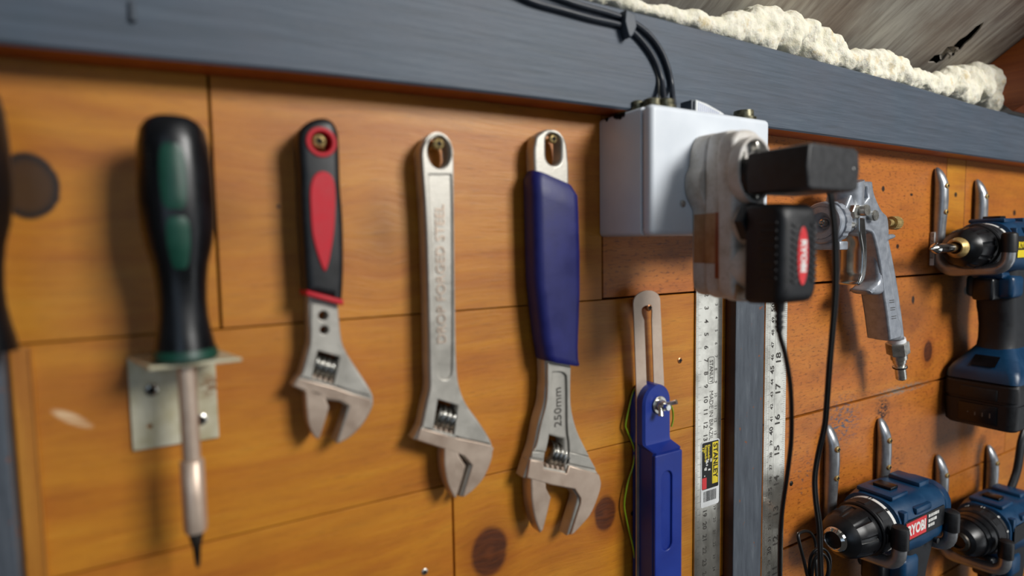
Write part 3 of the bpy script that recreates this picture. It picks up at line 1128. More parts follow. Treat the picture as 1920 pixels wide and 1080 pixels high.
# ==================================================================== SCREWDRIVERS
def screwdriver(ctr, label, with_shaft=True, insert=None):
    """ctr: point on the axis at the handle top; prof in metres below the top"""
    t = thing('screwdriver', label, 'screwdriver', (ctr[0], ctr[1], ctr[2]))
    X0, Y0, Z0 = ctr
    prof = [(0.0, 0.0035), (0.0006, 0.0070), (0.0025, 0.0100), (0.006, 0.0122), (0.012, 0.0134), (0.022, 0.0141), (0.036, 0.0144), (0.046, 0.0140), (0.054, 0.0128),
            (0.062, 0.0108), (0.070, 0.0098), (0.078, 0.0094), (0.085, 0.0096), (0.092, 0.0106), (0.098, 0.0118), (0.1025, 0.0124)]

    def mod(a, s):
        k = max(0.0, min(1.0, (s - 0.004) / 0.012)) * max(0.0, min(1.0, (0.088 - s) / 0.02))
        return 1.0 - 0.045 * k * (0.5 - 0.5 * math.cos(6 * a))
    h = B().revolve(prof, (X0, Y0, Z0), (0, 0, -1), 48, mod)
    h.obj('handle', M['black_gloss'], t, angle=60, label='glossy black fluted handle')
    H = {s: r for s, r in prof}

    def rad(s):
        for a, b in zip(prof, prof[1:]):
            if a[0] <= s <= b[0]:
                return a[1] + (b[1] - a[1]) * (s - a[0]) / (b[0] - a[0])
        return prof[-1][1]
    if insert:
        for (s0, s1, a0, a1) in ((0.013, 0.0395, -24, 16), (0.0425, 0.064, -20, 18)):
            g = B()
            rowsg = []
            for i in range(13):
                s = s0 + (s1 - s0) * i / 12
                e = math.sin(PI * min(1, max(0, i / 12))) ** 0.35
                row = []
                for k in range(9):
                    a = math.radians(-90 + (a0 + a1) / 2 + (a1 - a0) / 2 * (k / 4 - 1) * (0.55 + 0.45 * e))
                    rr = rad(s) * 0.994 + 0.0006 * e * math.cos((k / 4 - 1) * 1.35)
                    row.append((X0 + rr * math.cos(a), Y0 + rr * math.sin(a), Z0 - s))
                rowsg.append(row)
            g.grid(rowsg)
            g.obj('grip_inlay', insert, t, angle=60, label='dark green panel')
        B().revolve([(0.0985, 0.0122), (0.0990, 0.0125), (0.1025, 0.0128), (0.1032, 0.0118)], (X0, Y0, Z0), (0, 0, -1), 36).obj('end_ring', insert, t, label='dark green ring')
    if with_shaft:
        B().revolve([(0.1030, 0.0036), (0.148, 0.0036)], (X0, Y0, Z0), (0, 0, -1), 24).obj('shaft', M['steel_polish'], t, label='steel shaft')
        B().revolve([(0.148, 0.0040), (0.1485, 0.0048), (0.178, 0.0048), (0.1805, 0.0044), (0.181, 0.003)], (X0, Y0, Z0), (0, 0, -1), 6 * 5,
                    lambda a, s: 0.97 + 0.03 * math.cos(6 * a)).obj('bit_sleeve', M['steel_polish'], t, angle=60)
        B().revolve([(0.181, 0.0028), (0.1835, 0.0028), (0.188, 0.0017), (0.1945, 0.0012), (0.197, 0.0008)], (X0, Y0, Z0), (0, 0, -1), 16).obj('bit', M['dark_steel'], t)
    return t


SDX, SDO = 0.0024, 0.0275
zt = P(329, 217, SDO).z
screwdriver((SDX, -SDO, zt - 0.0004), 'green and black screwdriver standing in a metal wall bracket', True, M['green'])
zs = P(28, 645, 0.028).z
screwdriver((-0.0660, -0.0245, zs + 0.1000), 'black screwdriver handle cut off by the left edge of the photo', False)

# ==================================================================== BRACKET
br = thing('angle_bracket', 'dull metal angle bracket holding the green and black screwdriver', 'bracket', (-0.003, 0, -0.0523))
zsh = zt - 0.1040
pz0, pz1 = -0.0914, zsh - 0.001
mp_ = B().plate(rrect(-0.0206, pz0, 0.0148, pz1, 0.0006), 0.0002, 0.0018, 0.0003,
                [circ(P(281, 798, 0).x, P(281, 798, 0).z, 0.0011, 16)])
mp_.obj('wall_plate', M['plate_metal'], br)
SF = (Vector((0, 0, zsh)), Vector((1, 0, 0)), Vector((0, 1, 0)), Vector((0, 0, 1)))
sp = B().plate([(-0.0206, -0.0005), (-0.0110, -0.0360), (0.0236, -0.0362), (0.0151, -0.0005)], -0.0018, -0.0001, 0.0004, [circ(SDX, -SDO, 0.0052, 24)], frame=SF)
sp.obj('shelf', M['plate_metal'], br)
for px, py in ((284, 732), (377, 787)):
    p = P(px, py, 0.003)
    cross_screw('screw', (p.x, 0, p.z), 0.0032, 0.0030, M['zinc'], None, br)

# ==================================================================== BEVEL GAUGE
bv = thing('angle_gauge', 'angle gauge with blue plastic handle and slotted steel blade', 'angle gauge', P(1219, 577, 0.0))
# handle: two cheeks; the lower part is thicker
xa0, xa1 = Q(1208, 780, 0.0165)[0], Q(1258, 780, 0.0165)[0]
xb0, xb1 = Q(1228, 1060, 0.0250)[0], Q(1277, 1060, 0.0250)[0]
ztop = P(1230, 722, 0.0165).z
zst0, zst1 = P(1212, 842, 0.018).z, P(1220, 856, 0.025).z
hb = B()
xc, xw = (xa0 + xa1) / 2, 0.0132
zlow = -0.42
# slab section lofted down the handle: (z, front offset, half width)
secs = []
R = xw
for i in range(11):
    a = PI / 2 * i / 10
    secs.append((ztop - R + R * math.cos(a) if i else ztop, 0.0165, max(0.002, R * math.sin(a)), xc))
for (z, fo, hw, cx) in ((zst0 + 0.0045, 0.0165, 0.0132, xc), (zst0 + 0.002, 0.0172, 0.0132, xc), (zst1 + 0.0010, 0.0250, 0.0130, (xb0 + xb1) / 2), (zst1 - 0.0010, 0.0242, 0.0130, (xb0 + xb1) / 2), (zst1 - 0.0030, 0.0240, 0.0130, (xb0 + xb1) / 2), (zlow, 0.0240, 0.0130, (xb0 + xb1) / 2)):
    secs.append((z, fo, hw, cx))


def slab_ring(z, f, hw, cx, back=0.0012, e=0.0016):
    return [(cx - hw + e, -back, z), (cx + hw - e, -back, z), (cx + hw, -back - e, z), (cx + hw, -f + e, z), (cx + hw - e, -f, z), (cx - hw + e, -f, z), (cx - hw, -f + e, z), (cx - hw, -back - e, z)]


hb.grid([slab_ring(z, f, hw, cx, e=min(0.0016, hw * 0.5)) for z, f, hw, cx in secs], True)
hb.obj('handle', M['blue'], bv, angle=25)
ba, bb_, bt_ = P(1187, 568, 0.009), P(1237.5, 565, 0.009), P(1212, 544.5, 0.009)
bzb = (ba.z + bb_.z) / 2
bl = [((ba.x + bb_.x) / 2 + (bb_.x - ba.x) / 2 * math.cos(a), bzb + (bt_.z - bzb) * math.sin(a) ** 0.9, 1) for a in [PI * k / 20 for k in range(21)]]
b4 = P(1245, 727, 0.009)
bl = bl + [(xc - 0.01335, ztop - 0.006, 1), (xc - 0.01335, -0.30, 1), (xc + 0.0125, -0.30, 1), (xc + 0.0125, ztop - 0.020, 1), (b4.x, b4.z, 1)]
sl = PL(0.0090, [(1203.5, 578), (1212, 573), (1221, 578), (1222, 588), (1221.5, 600, 1), (1228, 800, 1), (1215, 800, 1), (1207.5, 600, 1), (1203, 588)])
B().plate(sm(bl), 0.0084, 0.0094, 0.0002, [sm(sl)]).obj('blade', M['steel_polish'], bv, label='slotted steel blade')
# finger recess in the handle: raised lip round a sunk channel
rc0, rc1 = P(1247, 884, 0.025), P(1253, 1030, 0.025)
rx = (rc0.x + rc1.x) / 2
chan = [(rx + 0.0048 * math.cos(a) * 1.0, (rc0.z - 0.0048 if s > 0 else rc1.z + 0.0048) + 0.0048 * math.sin(a)) for s, aa in ((1, range(0, 181, 15)), (-1, range(180, 361, 15))) for a in [math.radians(q) for q in aa]]
chin = [(rx + 0.0034 * math.cos(a) * 1.0, (rc0.z - 0.0048 if s > 0 else rc1.z + 0.0048) + 0.0034 * math.sin(a)) for s, aa in ((1, range(0, 181, 15)), (-1, range(180, 361, 15))) for a in [math.radians(q) for q in aa]]
xl_, xr_ = (xb0 + xb1) / 2 - 0.0130, (xb0 + xb1) / 2 + 0.0130
B().plate(rrect(xl_, zlow, xr_, zst1 - 0.0006, 0.0008), 0.0236, 0.0254, 0.0007, [chan]).obj('front_cheek', M['blue'], bv)
# wing nut
wn = P(1236, 759, 0.0168)
B().revolve([(0, 0.0062), (0.0008, 0.0064), (0.0011, 0.0060)], wn, (0, -1, 0), 28).obj('washer', M['zinc'], bv)
wk = B()
wk.revolve([(0.0009, 0.0042), (0.0030, 0.0040), (0.0058, 0.0030)], wn, (0, -1, 0), 20)
for sgn, tip in ((1, Vector((0.0062, -0.0105, 0.0036))), (-1, Vector((-0.0040, -0.0060, -0.0062)))):
    a = wn + Vector((0.0022 * sgn, -0.0028, 0.0004 * sgn))
    wk.tube([a, a.lerp(wn + tip, 0.5) + Vector((0.0, -0.0006, 0)), wn + tip], [0.0022, 0.0019, 0.0022], 12, [1.0, 0.7, 0.8])
wk.obj('wing_nut', M['zinc'], bv, label='steel wing nut')
B().revolve([(0.005, 0.0024), (0.0088, 0.0024), (0.0092, 0.0020)], wn, (0, -1, 0), 18, lambda a, s: 1).obj('bolt', M['chrome'], bv)

# wire hanging with it
wp = [(1259, 800), (1262, 785), (1260, 765), (1250, 745, 0.003), (1225, 733, 0.0009), (1203, 729, 0.0009), (1188, 733), (1180, 762), (1173, 795), (1175, 806), (1182, 822), (1188, 838), (1190, 852), (1186, 877), (1179, 898), (1174, 919), (1170.5, 949),
      (1177, 985), (1186, 1022), (1191, 1056), (1191.5, 1090), (1188, 1140)]
pts = [Vector((P(*p[:2], 0.004).x, -(p[2] if len(p) > 2 else 0.004), P(*p[:2], 0.004).z)) for p in wp]


def spline(pts, n=6):
    out = []
    for i in range(len(pts) - 1):
        a, b, c, d = pts[max(i - 1, 0)], pts[i], pts[i + 1], pts[min(i + 2, len(pts) - 1)]
        for k in range(n):
            t = k / n
            out.append(0.5 * ((2 * b) + (c - a) * t + (2 * a - 5 * b + 4 * c - d) * t * t + (3 * b - a - 3 * c + d) * t ** 3))
    out.append(pts[-1])
    return out


for p in pts:
    if p.y > -0.0011:
        p.y = -0.0007
tag(B().tube(spline(pts), 0.00068, 8).obj('wire', M['wire'], angle=80), 'thin yellow green wire dangling behind the blue angle gauge', 'wire')
# ==================================================================== RULERS
# left rule
xr0, xr1 = 0.3440, 0.3735
r1 = thing('steel_ruler', 'scuffed steel ruler with a black and yellow sticker, left of the grey batten', 'ruler', (xr0, 0, -0.3))
B().plate(rrect(xr0, -0.46, xr1, 0.03, 0.0006), 0.0006, 0.0018, 0.0002).obj('rule_blade', M['rule'], r1)
mk = B()
OF = 0.00183
zz0 = P(1312, 579, OF).z          # mark of 3
zz5 = P(1312, 629, OF).z
cm = (zz0 - P(1316, 750, OF).z) / 7.0      # 3 .. 10
nu = Vector((0, 0, -1))
nv = Vector((1, 0, 0))
for c in range(-2, 28):
    z = zz0 - (c - 3) * cm
    for mm_ in range(10):
        zz = z - mm_ * cm / 10
        if zz < -0.44 or zz > 0.02:
            continue
        L = 0.0062 if mm_ == 0 else (0.0045 if mm_ == 5 else 0.0028)
        mk.box((xr0 + 0.0004, -OF - 0.00003, zz - 0.00009), (xr0 + L, -OF + 0.0001, zz + 0.00009))
    if c > 0 and -0.43 < z < 0.01:
        mk.text(str(c), 0.0062, (xr0 + 0.0112, -OF, z), nu, nv, 0.00003, 'CENTER', 0.00012)
        mk.text(str(c), 0.0040, (xr1 - 0.0070, -OF, z + 0.002), nu, nv, 0.00003, 'CENTER', 0.00004)
        mk.box((xr1 - 0.0045, -OF - 0.00003, z - 0.00009), (xr1 - 0.0004, -OF + 0.0001, z + 0.00009))
p = P(1329, 676, OF)
mk.text('STANLEY', 0.0056, (xr0 + 0.0172, -OF, P(1327, 676, OF).z), nu, nv, 0.00003, 'LEFT', 0.00008, 0.80)
sz0, sz1 = P(1327, 670, OF).z, P(1330, 720, OF).z
xo = xr0 + 0.0172
fr = rrect(xo - 0.0036, sz1, xo + 0.0036, sz0, 0.0018)
fr2 = rrect(xo - 0.0032, sz1 + 0.0004, xo + 0.0032, sz0 - 0.0004, 0.0015)
mk.plate(fr, OF - 0.00005, OF + 0.00004, 0, [fr2])
mk.text('MADE IN BRAZIL', 0.0062, (xr0 + 0.0174, -OF, P(1330, 733, OF).z), nu, nv, 0.00003, 'LEFT', 0.0, 0.86)
mk.obj('scale_marking', M['etched'], r1, smooth=False)
# sticker
st0, st1 = P(1313, 842, OF), P(1346, 936, OF)
so = OF + 0.0002
stx0, stx1 = xr0 + 0.0065, xr1 - 0.0022
stz0, stz1 = P(1330, 826, OF).z, P(1330, 948, OF).z
B().plate(rrect(stx0, stz1, stx1, stz0, 0.002), OF - 0.0001, so, 0.0).obj('sticker', M['tag_white'], r1, label='white, black and yellow product sticker')
sk = [o for o in bpy.data.objects if o.name == 'sticker'][0]
H_ = stz0 - stz1
kb = B().plate(rrect(stx0 + 0.0009, stz1 + H_ * 0.27, stx1 - 0.0009, stz0 - 0.0009, 0.0012), so, so + 0.00008, 0)
# bars of the bar code
rb = random.Random(2)
xq = stx0 + 0.003
while xq < stx1 - 0.004:
    w_ = rb.choice((0.0004, 0.0007, 0.0010))
    kb.box((xq, -so - 0.00008, stz1 + H_ * 0.08), (xq + w_, -so, stz1 + H_ * 0.24))
    xq += w_ + rb.choice((0.0004, 0.0006))
kb.obj('black_print', M['black_print'], sk, smooth=False)
ye = B().plate(rrect(stx1 - 0.0082, stz1 + H_ * 0.33, stx1 - 0.0016, stz0 - 0.002, 0.0003), so + 0.00008, so + 0.00014, 0)
ye.text('Escuadra', 0.0036, (stx0 + 0.0085, -so - 0.0001, stz0 - 0.003), nu, nv, 0.00003, 'LEFT', 0.0001)
ye.text('Esquadro', 0.0036, (stx0 + 0.0052, -so - 0.0001, stz0 - 0.003), nu, nv, 0.00003, 'LEFT', 0.0001)
ye.text('12"', 0.0036, (stx0 + 0.0022, -so - 0.0001, stz0 - 0.004), nu, nv, 0.00003, 'LEFT', 0.0001)
ye.obj('yellow_print', M['label_yellow'], sk, smooth=False)
B().text('STANLEY', 0.0068, (stx1 - 0.0049, -so - 0.00018, stz0 - 0.0032), nu, nv, 0.00003, 'LEFT', 0.0002, 1.0).obj('lettering', M['black_print'], sk, smooth=False)
B().plate(rrect(stx0 + 0.0012, stz1 + H_ * 0.28, stx0 + 0.0062, stz1 + H_ * 0.45, 0.0002), so + 0.00008, so + 0.00014, 0).obj('red_print', M['label_red'], sk, smooth=False)
wp_ = B()
for k in range(9):
    a = (stx0 + 0.002 + rb.random() * 0.009, stz1 + H_ * (0.42 + 0.28 * rb.random()))
    wp_.box((a[0], -so - 0.00014, a[1]), (a[0] + 0.0006 + 0.002 * rb.random(), -so - 0.00006, a[1] + 0.0005 + 0.0025 * rb.random()))
wp_.obj('white_print', M['white_print'], sk, smooth=False)

# right rule, inches and centimetres, numbers read upward
xs0, xs1 = 0.4265, 0.4556
r2 = thing('steel_ruler', 'steel ruler with large inch and centimetre numbers, right of the grey batten', 'ruler', (xs0, 0, -0.3))
B().plate(rrect(xs0, -0.52, xs1, 0.02, 0.0006), 0.0006, 0.0018, 0.0002).obj('rule_blade', M['rule'], r2)
mk = B()
zc50 = P(1447, 577, OF).z
zc40 = P(1447, 808, OF).z
cm = (zc50 - zc40) / 10
nu = Vector((0, 0, 1))
nv = Vector((-1, 0, 0))
for c in range(20, 53):
    z = zc50 - (50 - c) * cm
    for mm_ in range(10):
        zz = z - mm_ * cm / 10
        L = 0.0085 if mm_ == 0 else (0.0062 if mm_ == 5 else 0.0040)
        if zz > -0.5 and zz < 0.015:
            mk.box((xs0 + 0.0003, -OF - 0.00003, zz - 0.00009), (xs0 + L, -OF + 0.0001, zz + 0.00009))
    if z > -0.5:
        mk.text(str(c), 0.0068 if c % 5 == 0 else 0.0048, (xs0 + 0.0100, -OF, z), nu, nv, 0.00003, 'CENTER', 0.00018 if c % 5 == 0 else 0.0001, 1.1)
zi18 = P(1459, 672, OF).z
inch = cm * 2.54
for c in range(7, 21):
    z = zi18 - (18 - c) * inch
    for q in range(16):
        zz = z - q * inch / 16
        L = 0.0095 if q == 0 else (0.0075 if q % 8 == 0 else (0.0058 if q % 4 == 0 else 0.004))
        if zz > -0.5 and zz < 0.015:
            mk.box((xs1 - L, -OF - 0.00003, zz - 0.00009), (xs1 - 0.0003, -OF + 0.0001, zz + 0.00009))
    if z > -0.5 and z < 0.01:
        mk.text(str(c), 0.0092, (xs0 + 0.0183, -OF, z), nu, nv, 0.00003, 'CENTER', 0.00022, 1.15)
for xx in (xs0 + 0.0060, xs0 + 0.0133):
    mk.box((xx, -OF - 0.00002, -0.5), (xx + 0.00012, -OF + 0.0001, 0.015))
mk.obj('scale_marking', M['etched'], r2, smooth=False)

# ==================================================================== POWER BOX
bx0, bx1, bz0, bz1, BO = 0.2520, 0.3622, 0.0047, 0.0835, 0.0500
pb = thing('electrical_box', 'white plastic electrical box fixed to the wall under the grey beam', 'electrical box', ((bx0 + bx1) / 2, 0, bz0))
bk = B()
bk.plate(rrect(bx0, bz0, bx1, bz1, 0.003), 0.0002, 0.0405, 0.0006)
bk.obj('housing', M['box_white'], pb)
B().plate(rrect(bx0 - 0.0002, bz0 - 0.0002, bx1 + 0.0002, bz1 + 0.0002, 0.0035), 0.0411, BO, 0.0034, res=5).obj('lid', M['box_white'], pb)
B().plate(rrect(bx0 + 0.002, bz0 + 0.002, bx1 - 0.002, bz1 - 0.002, 0.003), 0.0400, 0.0420, 0.0).obj('lid_gasket', M['void'], pb)
pc = P(1279, 382, BO)
B().revolve([(-0.001, 0.0024), (0.0004, 0.0025), (0.0013, 0.0021), (0.0018, 0.0011)], pc, (0, -1, 0), 20, sy=0.9).obj('lid_screw', M['chrome'], pb)
# knock-out fittings on top
for (px0, px1, py, o) in ((1158, 1186, 190, 0.012), (1184, 1206, 188, 0.022), (1208, 1238, 183, 0.032), (1232, 1262, 184, 0.036)):
    a, b = P(px0, py, o), P(px1, py, o)
    xm, hw = (a.x + b.x) / 2, max(0.0035, (b.x - a.x) / 2)
    xm = max(xm, bx0 + hw * 0.9)
    zt_ = a.z
    tp = B()
    tp.revolve([(0, hw * 0.95), ((zt_ - bz1) * 0.45, hw), ((zt_ - bz1) * 0.5, hw * 0.8), ((zt_ - bz1) * 0.9, hw * 0.85), (zt_ - bz1, hw * 0.6)], (xm, -o, bz1), (0, 0, 1), 14)
    tp.obj('cable_gland', M['rubble'], pb)
a, b = P(1376, 206, 0.030), P(1412, 212, 0.030)
tp = B()
tp.revolve([(0, 0.0085), ((a.z - bz1) * 0.5, 0.0088), ((a.z - bz1) * 0.55, 0.007), (a.z - bz1, 0.0068)], ((a.x + b.x) / 2, -0.030, bz1), (0, 0, 1), 14)
tp.obj('cable_gland', M['rubble'], pb)
a, b = P(1288, 189, 0.034), P(1306, 189, 0.034)
B().box((a.x, -0.038, bz1 - 0.0002), (b.x, -0.028, a.z), 0.0006).obj('terminal_cover', M['clip'], pb)
lq = PL(0.040, [(1305, 187), (1326, 195), (1349, 208), (1357, 213)])
tl = B().plate([(lq[0][0], bz1)] + [(q[0], q[1]) for q in lq] + [(lq[3][0], bz1)], 0.0385, 0.0400, 0.0002)
tlo = tl.obj('label_strip', M['tag_white'], pb, label='white strip with fine blue lines')
sb = B()
for k in range(11):
    t_ = (k + 1.2) / 14
    xk = lq[0][0] + (lq[3][0] - lq[0][0]) * t_
    zk = lq[0][1] + (lq[3][1] - lq[0][1]) * t_ - 0.0008
    sb.box((xk, -0.04006, bz1 + 0.0002), (xk + 0.0005, -0.0399, zk))
sb.obj('line_print', M['stripe_blue'], tlo, smooth=False)
# splash of dark paint on the left cheek
pt = B()
rb = random.Random(5)
for k in range(9):
    y0 = 0.008 + 0.018 * rb.random()
    hgt = 0.0015 + 0.0025 * rb.random()
    pt.plate([(y0 - 0.0018, bz1 - 0.0008), (y0 + 0.0018, bz1 - 0.0008), (y0 + 0.001, bz1 - hgt), (y0 - 0.0006, bz1 - hgt - 0.0006)], 0, 0.0002, 0,
             frame=(Vector((bx0, 0, 0)), Vector((0, -1, 0)), Vector((0, 0, 1)), Vector((-1, 0, 0))))
pt.obj('paint_splash', M['cable'], pb, smooth=False)

# ==================================================================== SOCKET ADAPTER
ad = thing('socket_adapter', 'grubby white multi socket adapter plugged into the electrical box', 'adapter', (0.289, -BO, 0.016))
bulge = [(.289, .0655), (.295, .0672), (.303, .0668), (.308, .058), (.3085, .045), (.3085, -.024), (.305, -.0325), (.2965, -.0340), (.2895, -.0310), (.2868, -.022), (.2865, .014), (.2862, .0200), (.2838, .0238), (.2806, .0288), (.2792, .0355), (.2799, .0420), (.2825, .0470), (.2845, .058)]
pl1 = B()
pl1.plate(sm(bulge), BO + 0.0003, 0.0630, 0.0012)
bd = pl1.obj('back_shell', M['dirty_white'], ad)
mid = [(.286, .062), (.2905, .0662), (.301, .0658), (.3072, .058), (.308, .045), (.308, -.024), (.304, -.033), (.295, -.035), (.2870, -.032), (.2842, -.022), (.2836, .018), (.2832, .046)]
B().plate(sm(mid), 0.0634, 0.0760, 0.0010).obj('middle_shell', M['dirty_white'], ad)
fr = [(.2795, .0595), (.2855, .0640), (.2985, .0640), (.3060, .056), (.3075, .040), (.3075, -.022), (.3035, -.0325), (.295, -.0358), (.2845, -.0335), (.2796, -.025), (.2786, .018), (.2774, .046), (.2780, .055)]
B().plate(sm(fr), 0.0765, 0.0880, 0.0026, res=4).obj('front_shell', M['dirty_white'], ad)
rcx, rcz = 0.2894, 0.0407
rg = B()
rx_, rz_ = 0.0153, 0.0190
rg.plate(circ(rcx, rcz, rx_, 48, rz_), 0.0870, 0.0950, 0.0010, [circ(rcx, rcz, rx_ - 0.0022, 48, rz_ - 0.0022)])
rg.plate(circ(rcx, rcz, rx_ - 0.001, 40, rz_ - 0.001), 0.0870, 0.0885, 0)
so_ = rg.obj('socket', M['dirty_white'], ad)
cl = B()
for a0 in (70, 150, 290):
    a = math.radians(a0)
    cl.box((rcx + (rx_ - 0.0045) * math.cos(a) - 0.0016, -0.0935, rcz + (rz_ - 0.004) * math.sin(a) - 0.0022), (rcx + (rx_ - 0.0045) * math.cos(a) + 0.0016, -0.0880, rcz + (rz_ - 0.004) * math.sin(a) + 0.0022), 0.0004)
cl.obj('earth_contact', M['zinc'], so_, label='metal earthing contacts')
for zc in (0.0095, -0.0145):
    lb_ = B()
    lb_.revolve([(0, 0.0136), (0.004, 0.0132), (0.0095, 0.0112), (0.0115, 0.0098)], (0.2925, -0.0868, zc), (0, -1, 0), 32)
    lb_.obj('socket', M['dirty_white'], ad)
# yellowed tape round the lower left cheek
tpb = B()
for o0, o1 in ((BO + 0.002, 0.0628), (0.0636, 0.0758)):
    tpb.box((0.2833 if o0 > 0.06 else 0.2862, -o1, -0.013), (0.30, -o0, 0.0175), 0.0002)
tpb.mi = 1
tpb.box((0.2831, -0.0758, -0.022), (0.30, -0.0715, 0.0178), 0.0002)
tpb.obj('tape', [M['tape'], M['tape_red']], ad, label='yellowed tape')
tpb = B().box((0.2815, -0.08825, -0.0335), (0.300, -0.0872, -0.0245), 0.0003)
tpb.obj('tape', M['tape'], ad, label='yellowed tape')

# ==================================================================== UPPER PLUG-IN ADAPTER
ch1 = thing('plug_in_power_supply', 'upper black wall plug pointing straight out of the white socket adapter', 'plug', (0.298, -0.0985, 0.037))
hx = [(0.2766, 0.0478), (0.2754, 0.0374), (0.2770, 0.0268), (0.2800, 0.0258), (0.3170, 0.0258), (0.3204, 0.0272), (0.3220, 0.0374), (0.3206, 0.0468), (0.3170, 0.0486), (0.2800, 0.0490)]
B().plate(hx, 0.0985, 0.1350, 0.0014, res=3).obj('body', M['grey_black'], ch1)
hx2 = [(0.2795, 0.0462), (0.2760, 0.0400), (0.2758, 0.0340), (0.2790, 0.0285), (0.3120, 0.0285), (0.3150, 0.045)]
B().plate(hx2, 0.0895, 0.0990, 0.0010).obj('plug_nose', M['black_plastic'], ch1)
pc = P(1600, 316, 0.135)
B().revolve([(0, 0.0006), (0.0003, 0.0005)], pc, (0, -1, 0), 10).obj('indicator_light', M['white_print'], ch1)

# its flat twin cord
cp = [(1556, 352, .118), (1560, 385, .118), (1565, 430, .116), (1567, 480, .114), (1567, 540, .110), (1562, 610, .105), (1555, 690, .098), (1550, 760, .090), (1546, 800, .085), (1535, 848, .080), (1528, 895, .078),
      (1530, 940, .078), (1536, 985, .078), (1538, 1040, .078), (1540, 1100, .078), (1541, 1160, .078)]
pts = spline([P(*q) for q in cp], 5)
cb_ = B()
for dx in (-0.0012, 0.0012):
    cb_.tube([p + Vector((dx, 0, 0)) for p in pts], 0.00130, 8)
cb_.obj('cord', M['cord'], ch1, angle=80, label='flat black twin cord')

# ==================================================================== LOWER CHARGER
ch2 = thing('plug_in_charger', 'lower black charger with a red oval badge, plugged into the white adapter', 'charger', (0.291, -0.0985, -0.007))
rowsr = []
secs = [(0.0985, 0.2766, 0.3050, 0.0195, -0.0335, 0.0022), (0.1010, 0.2757, 0.3064, 0.0206, -0.0346, 0.003), (0.1160, 0.2758, 0.3070, 0.0200, -0.0340, 0.0036),
        (0.1198, 0.2766, 0.3062, 0.0186, -0.0326, 0.0050), (0.1216, 0.2784, 0.3046, 0.0164, -0.0306, 0.0060), (0.1224, 0.2808, 0.3024, 0.0140, -0.0282, 0.0060)]
for o, x0, x1, z1, z0, r in secs:
    rowsr.append([(x, -o, z) for x, z in rrect(x0, z0, x1, z1, r, 6)])
cbm = B()
cbm.grid(rowsr, True)
cbody = cbm.obj('body', M['black_plastic'], ch2, angle=40)
# hex plug nose
B().plate(circ(0.2845, 0.0112, 0.0118, 6), 0.0930, 0.0990, 0.0008).obj('plug_nose', M['black_plastic'], ch2)
# moulded side ribs and front ripples
rbm = B()
for k in range(8):
    z = 0.0095 - k * 0.0042
    rbm.box((0.2752, -0.1185, z - 0.0007), (0.2762, -0.1085, z + 0.0007), 0.0003)
rbm.obj('side_ribs', M['black_plastic'], ch2)
rip = B()
FO = 0.1222
for sx0, sx1, sg in ((0.2822, 0.2885, 1), (0.2990, 0.3036, -1)):
    for k in range(9):
        z = 0.0090 - k * 0.0037
        ptsr = []
        for i in range(7):
            t = i / 6
            x = sx0 + (sx1 - sx0) * t
            ptsr.append((x, -FO - 0.0002, z - 0.0018 * math.sin(PI * t) if True else z))
        rip.tube(ptsr, 0.0006, 8)
rip.obj('grip_ripples', M['grey_black'], ch2, angle=80)
ec = P(1505, 480, 0.1226)
B().plate(circ(ec.x, ec.z, 0.0046, 40, 0.0158), 0.1216, 0.1230, 0.0003).obj('badge', M['label_red'], ch2, label='red oval badge')
bdg = [o for o in bpy.data.objects if o.name == 'badge'][0]
tb = B()
tb.text('RYOBI', 0.0062, (ec.x, -0.1231, ec.z), Vector((0, 0, -1)), Vector((1, 0, 0)), 0.0001, 'CENTER', 0.0003, 1.0)
tb.obj('lettering', M['white_print'], bdg, smooth=False)
# strain relief and cord
sr = P(1461, 566, 0.113)
srb = B()
sprof = [(0, 0.0030), (0.004, 0.0029)]
for k in range(4):
    sprof += [(0.0045 + k * 0.0030, 0.0027), (0.0055 + k * 0.0030, 0.0027), (0.0056 + k * 0.0030, 0.0019), (0.0073 + k * 0.0030, 0.0019)]
sprof += [(0.0175, 0.0014)]
srb.revolve(sprof, sr, (0.02, 0, -1), 16)
srb.obj('strain_relief', M['black_rubber'], ch2)
cp = [(1460, 612, .113), (1463, 632, .112), (1471, 660, .110), (1477, 690, .106), (1482, 725, .100), (1484, 775, .092), (1483, 830, .085), (1476, 890, .078), (1468, 945, .072), (1463, 1000, .068), (1462, 1050, .066), (1462, 1110, .064), (1463, 1170, .062)]
B().tube(spline([P(*q) for q in cp], 5), 0.0015, 10).obj('cord', M['cord'], ch2, angle=80, label='thin black round cord')

# bundled spare cord low on the wall
lp = [(1515, 1085, .030), (1507, 1050, .028), (1499, 1018, .026), (1497, 1002, .024), (1506, 996, .022), (1517, 997, .022), (1526, 1008, .024), (1530, 1026, .026), (1530, 1060, .030), (1534, 1090, .034),
      (1547, 1092, .036), (1555, 1070, .038), (1556, 1048, .038), (1550, 1034, .036), (1540, 1028, .034), (1528, 1032, .032), (1520, 1046, .030), (1518, 1072, .030), (1524, 1094, .032), (1536, 1100, .034),
      (1551, 1080, .040), (1553, 1055, .040), (1545, 1040, .038), (1534, 1040, .036), (1525, 1056, .034), (1522, 1090, .032), (1524, 1120, .032)]
tag(B().tube(spline([P(*q) for q in lp], 5), 0.0014, 8).obj('cord_bundle', M['cord'], angle=80), 'looped bundle of black cord beside the nose of the lower left drill', 'cord')

# ==================================================================== CABLES ON THE BEAM
def cable(pxs, r, mat, label, o=0.0):
    pts = []
    for q in pxs:
        off = q[2] if len(q) > 2 else BOFF + r
        pts.append(P(q[0], q[1], off))
    return tag(B().tube(spline(pts, 6), r, 12).obj('cable', mat, angle=80), label, 'cable')


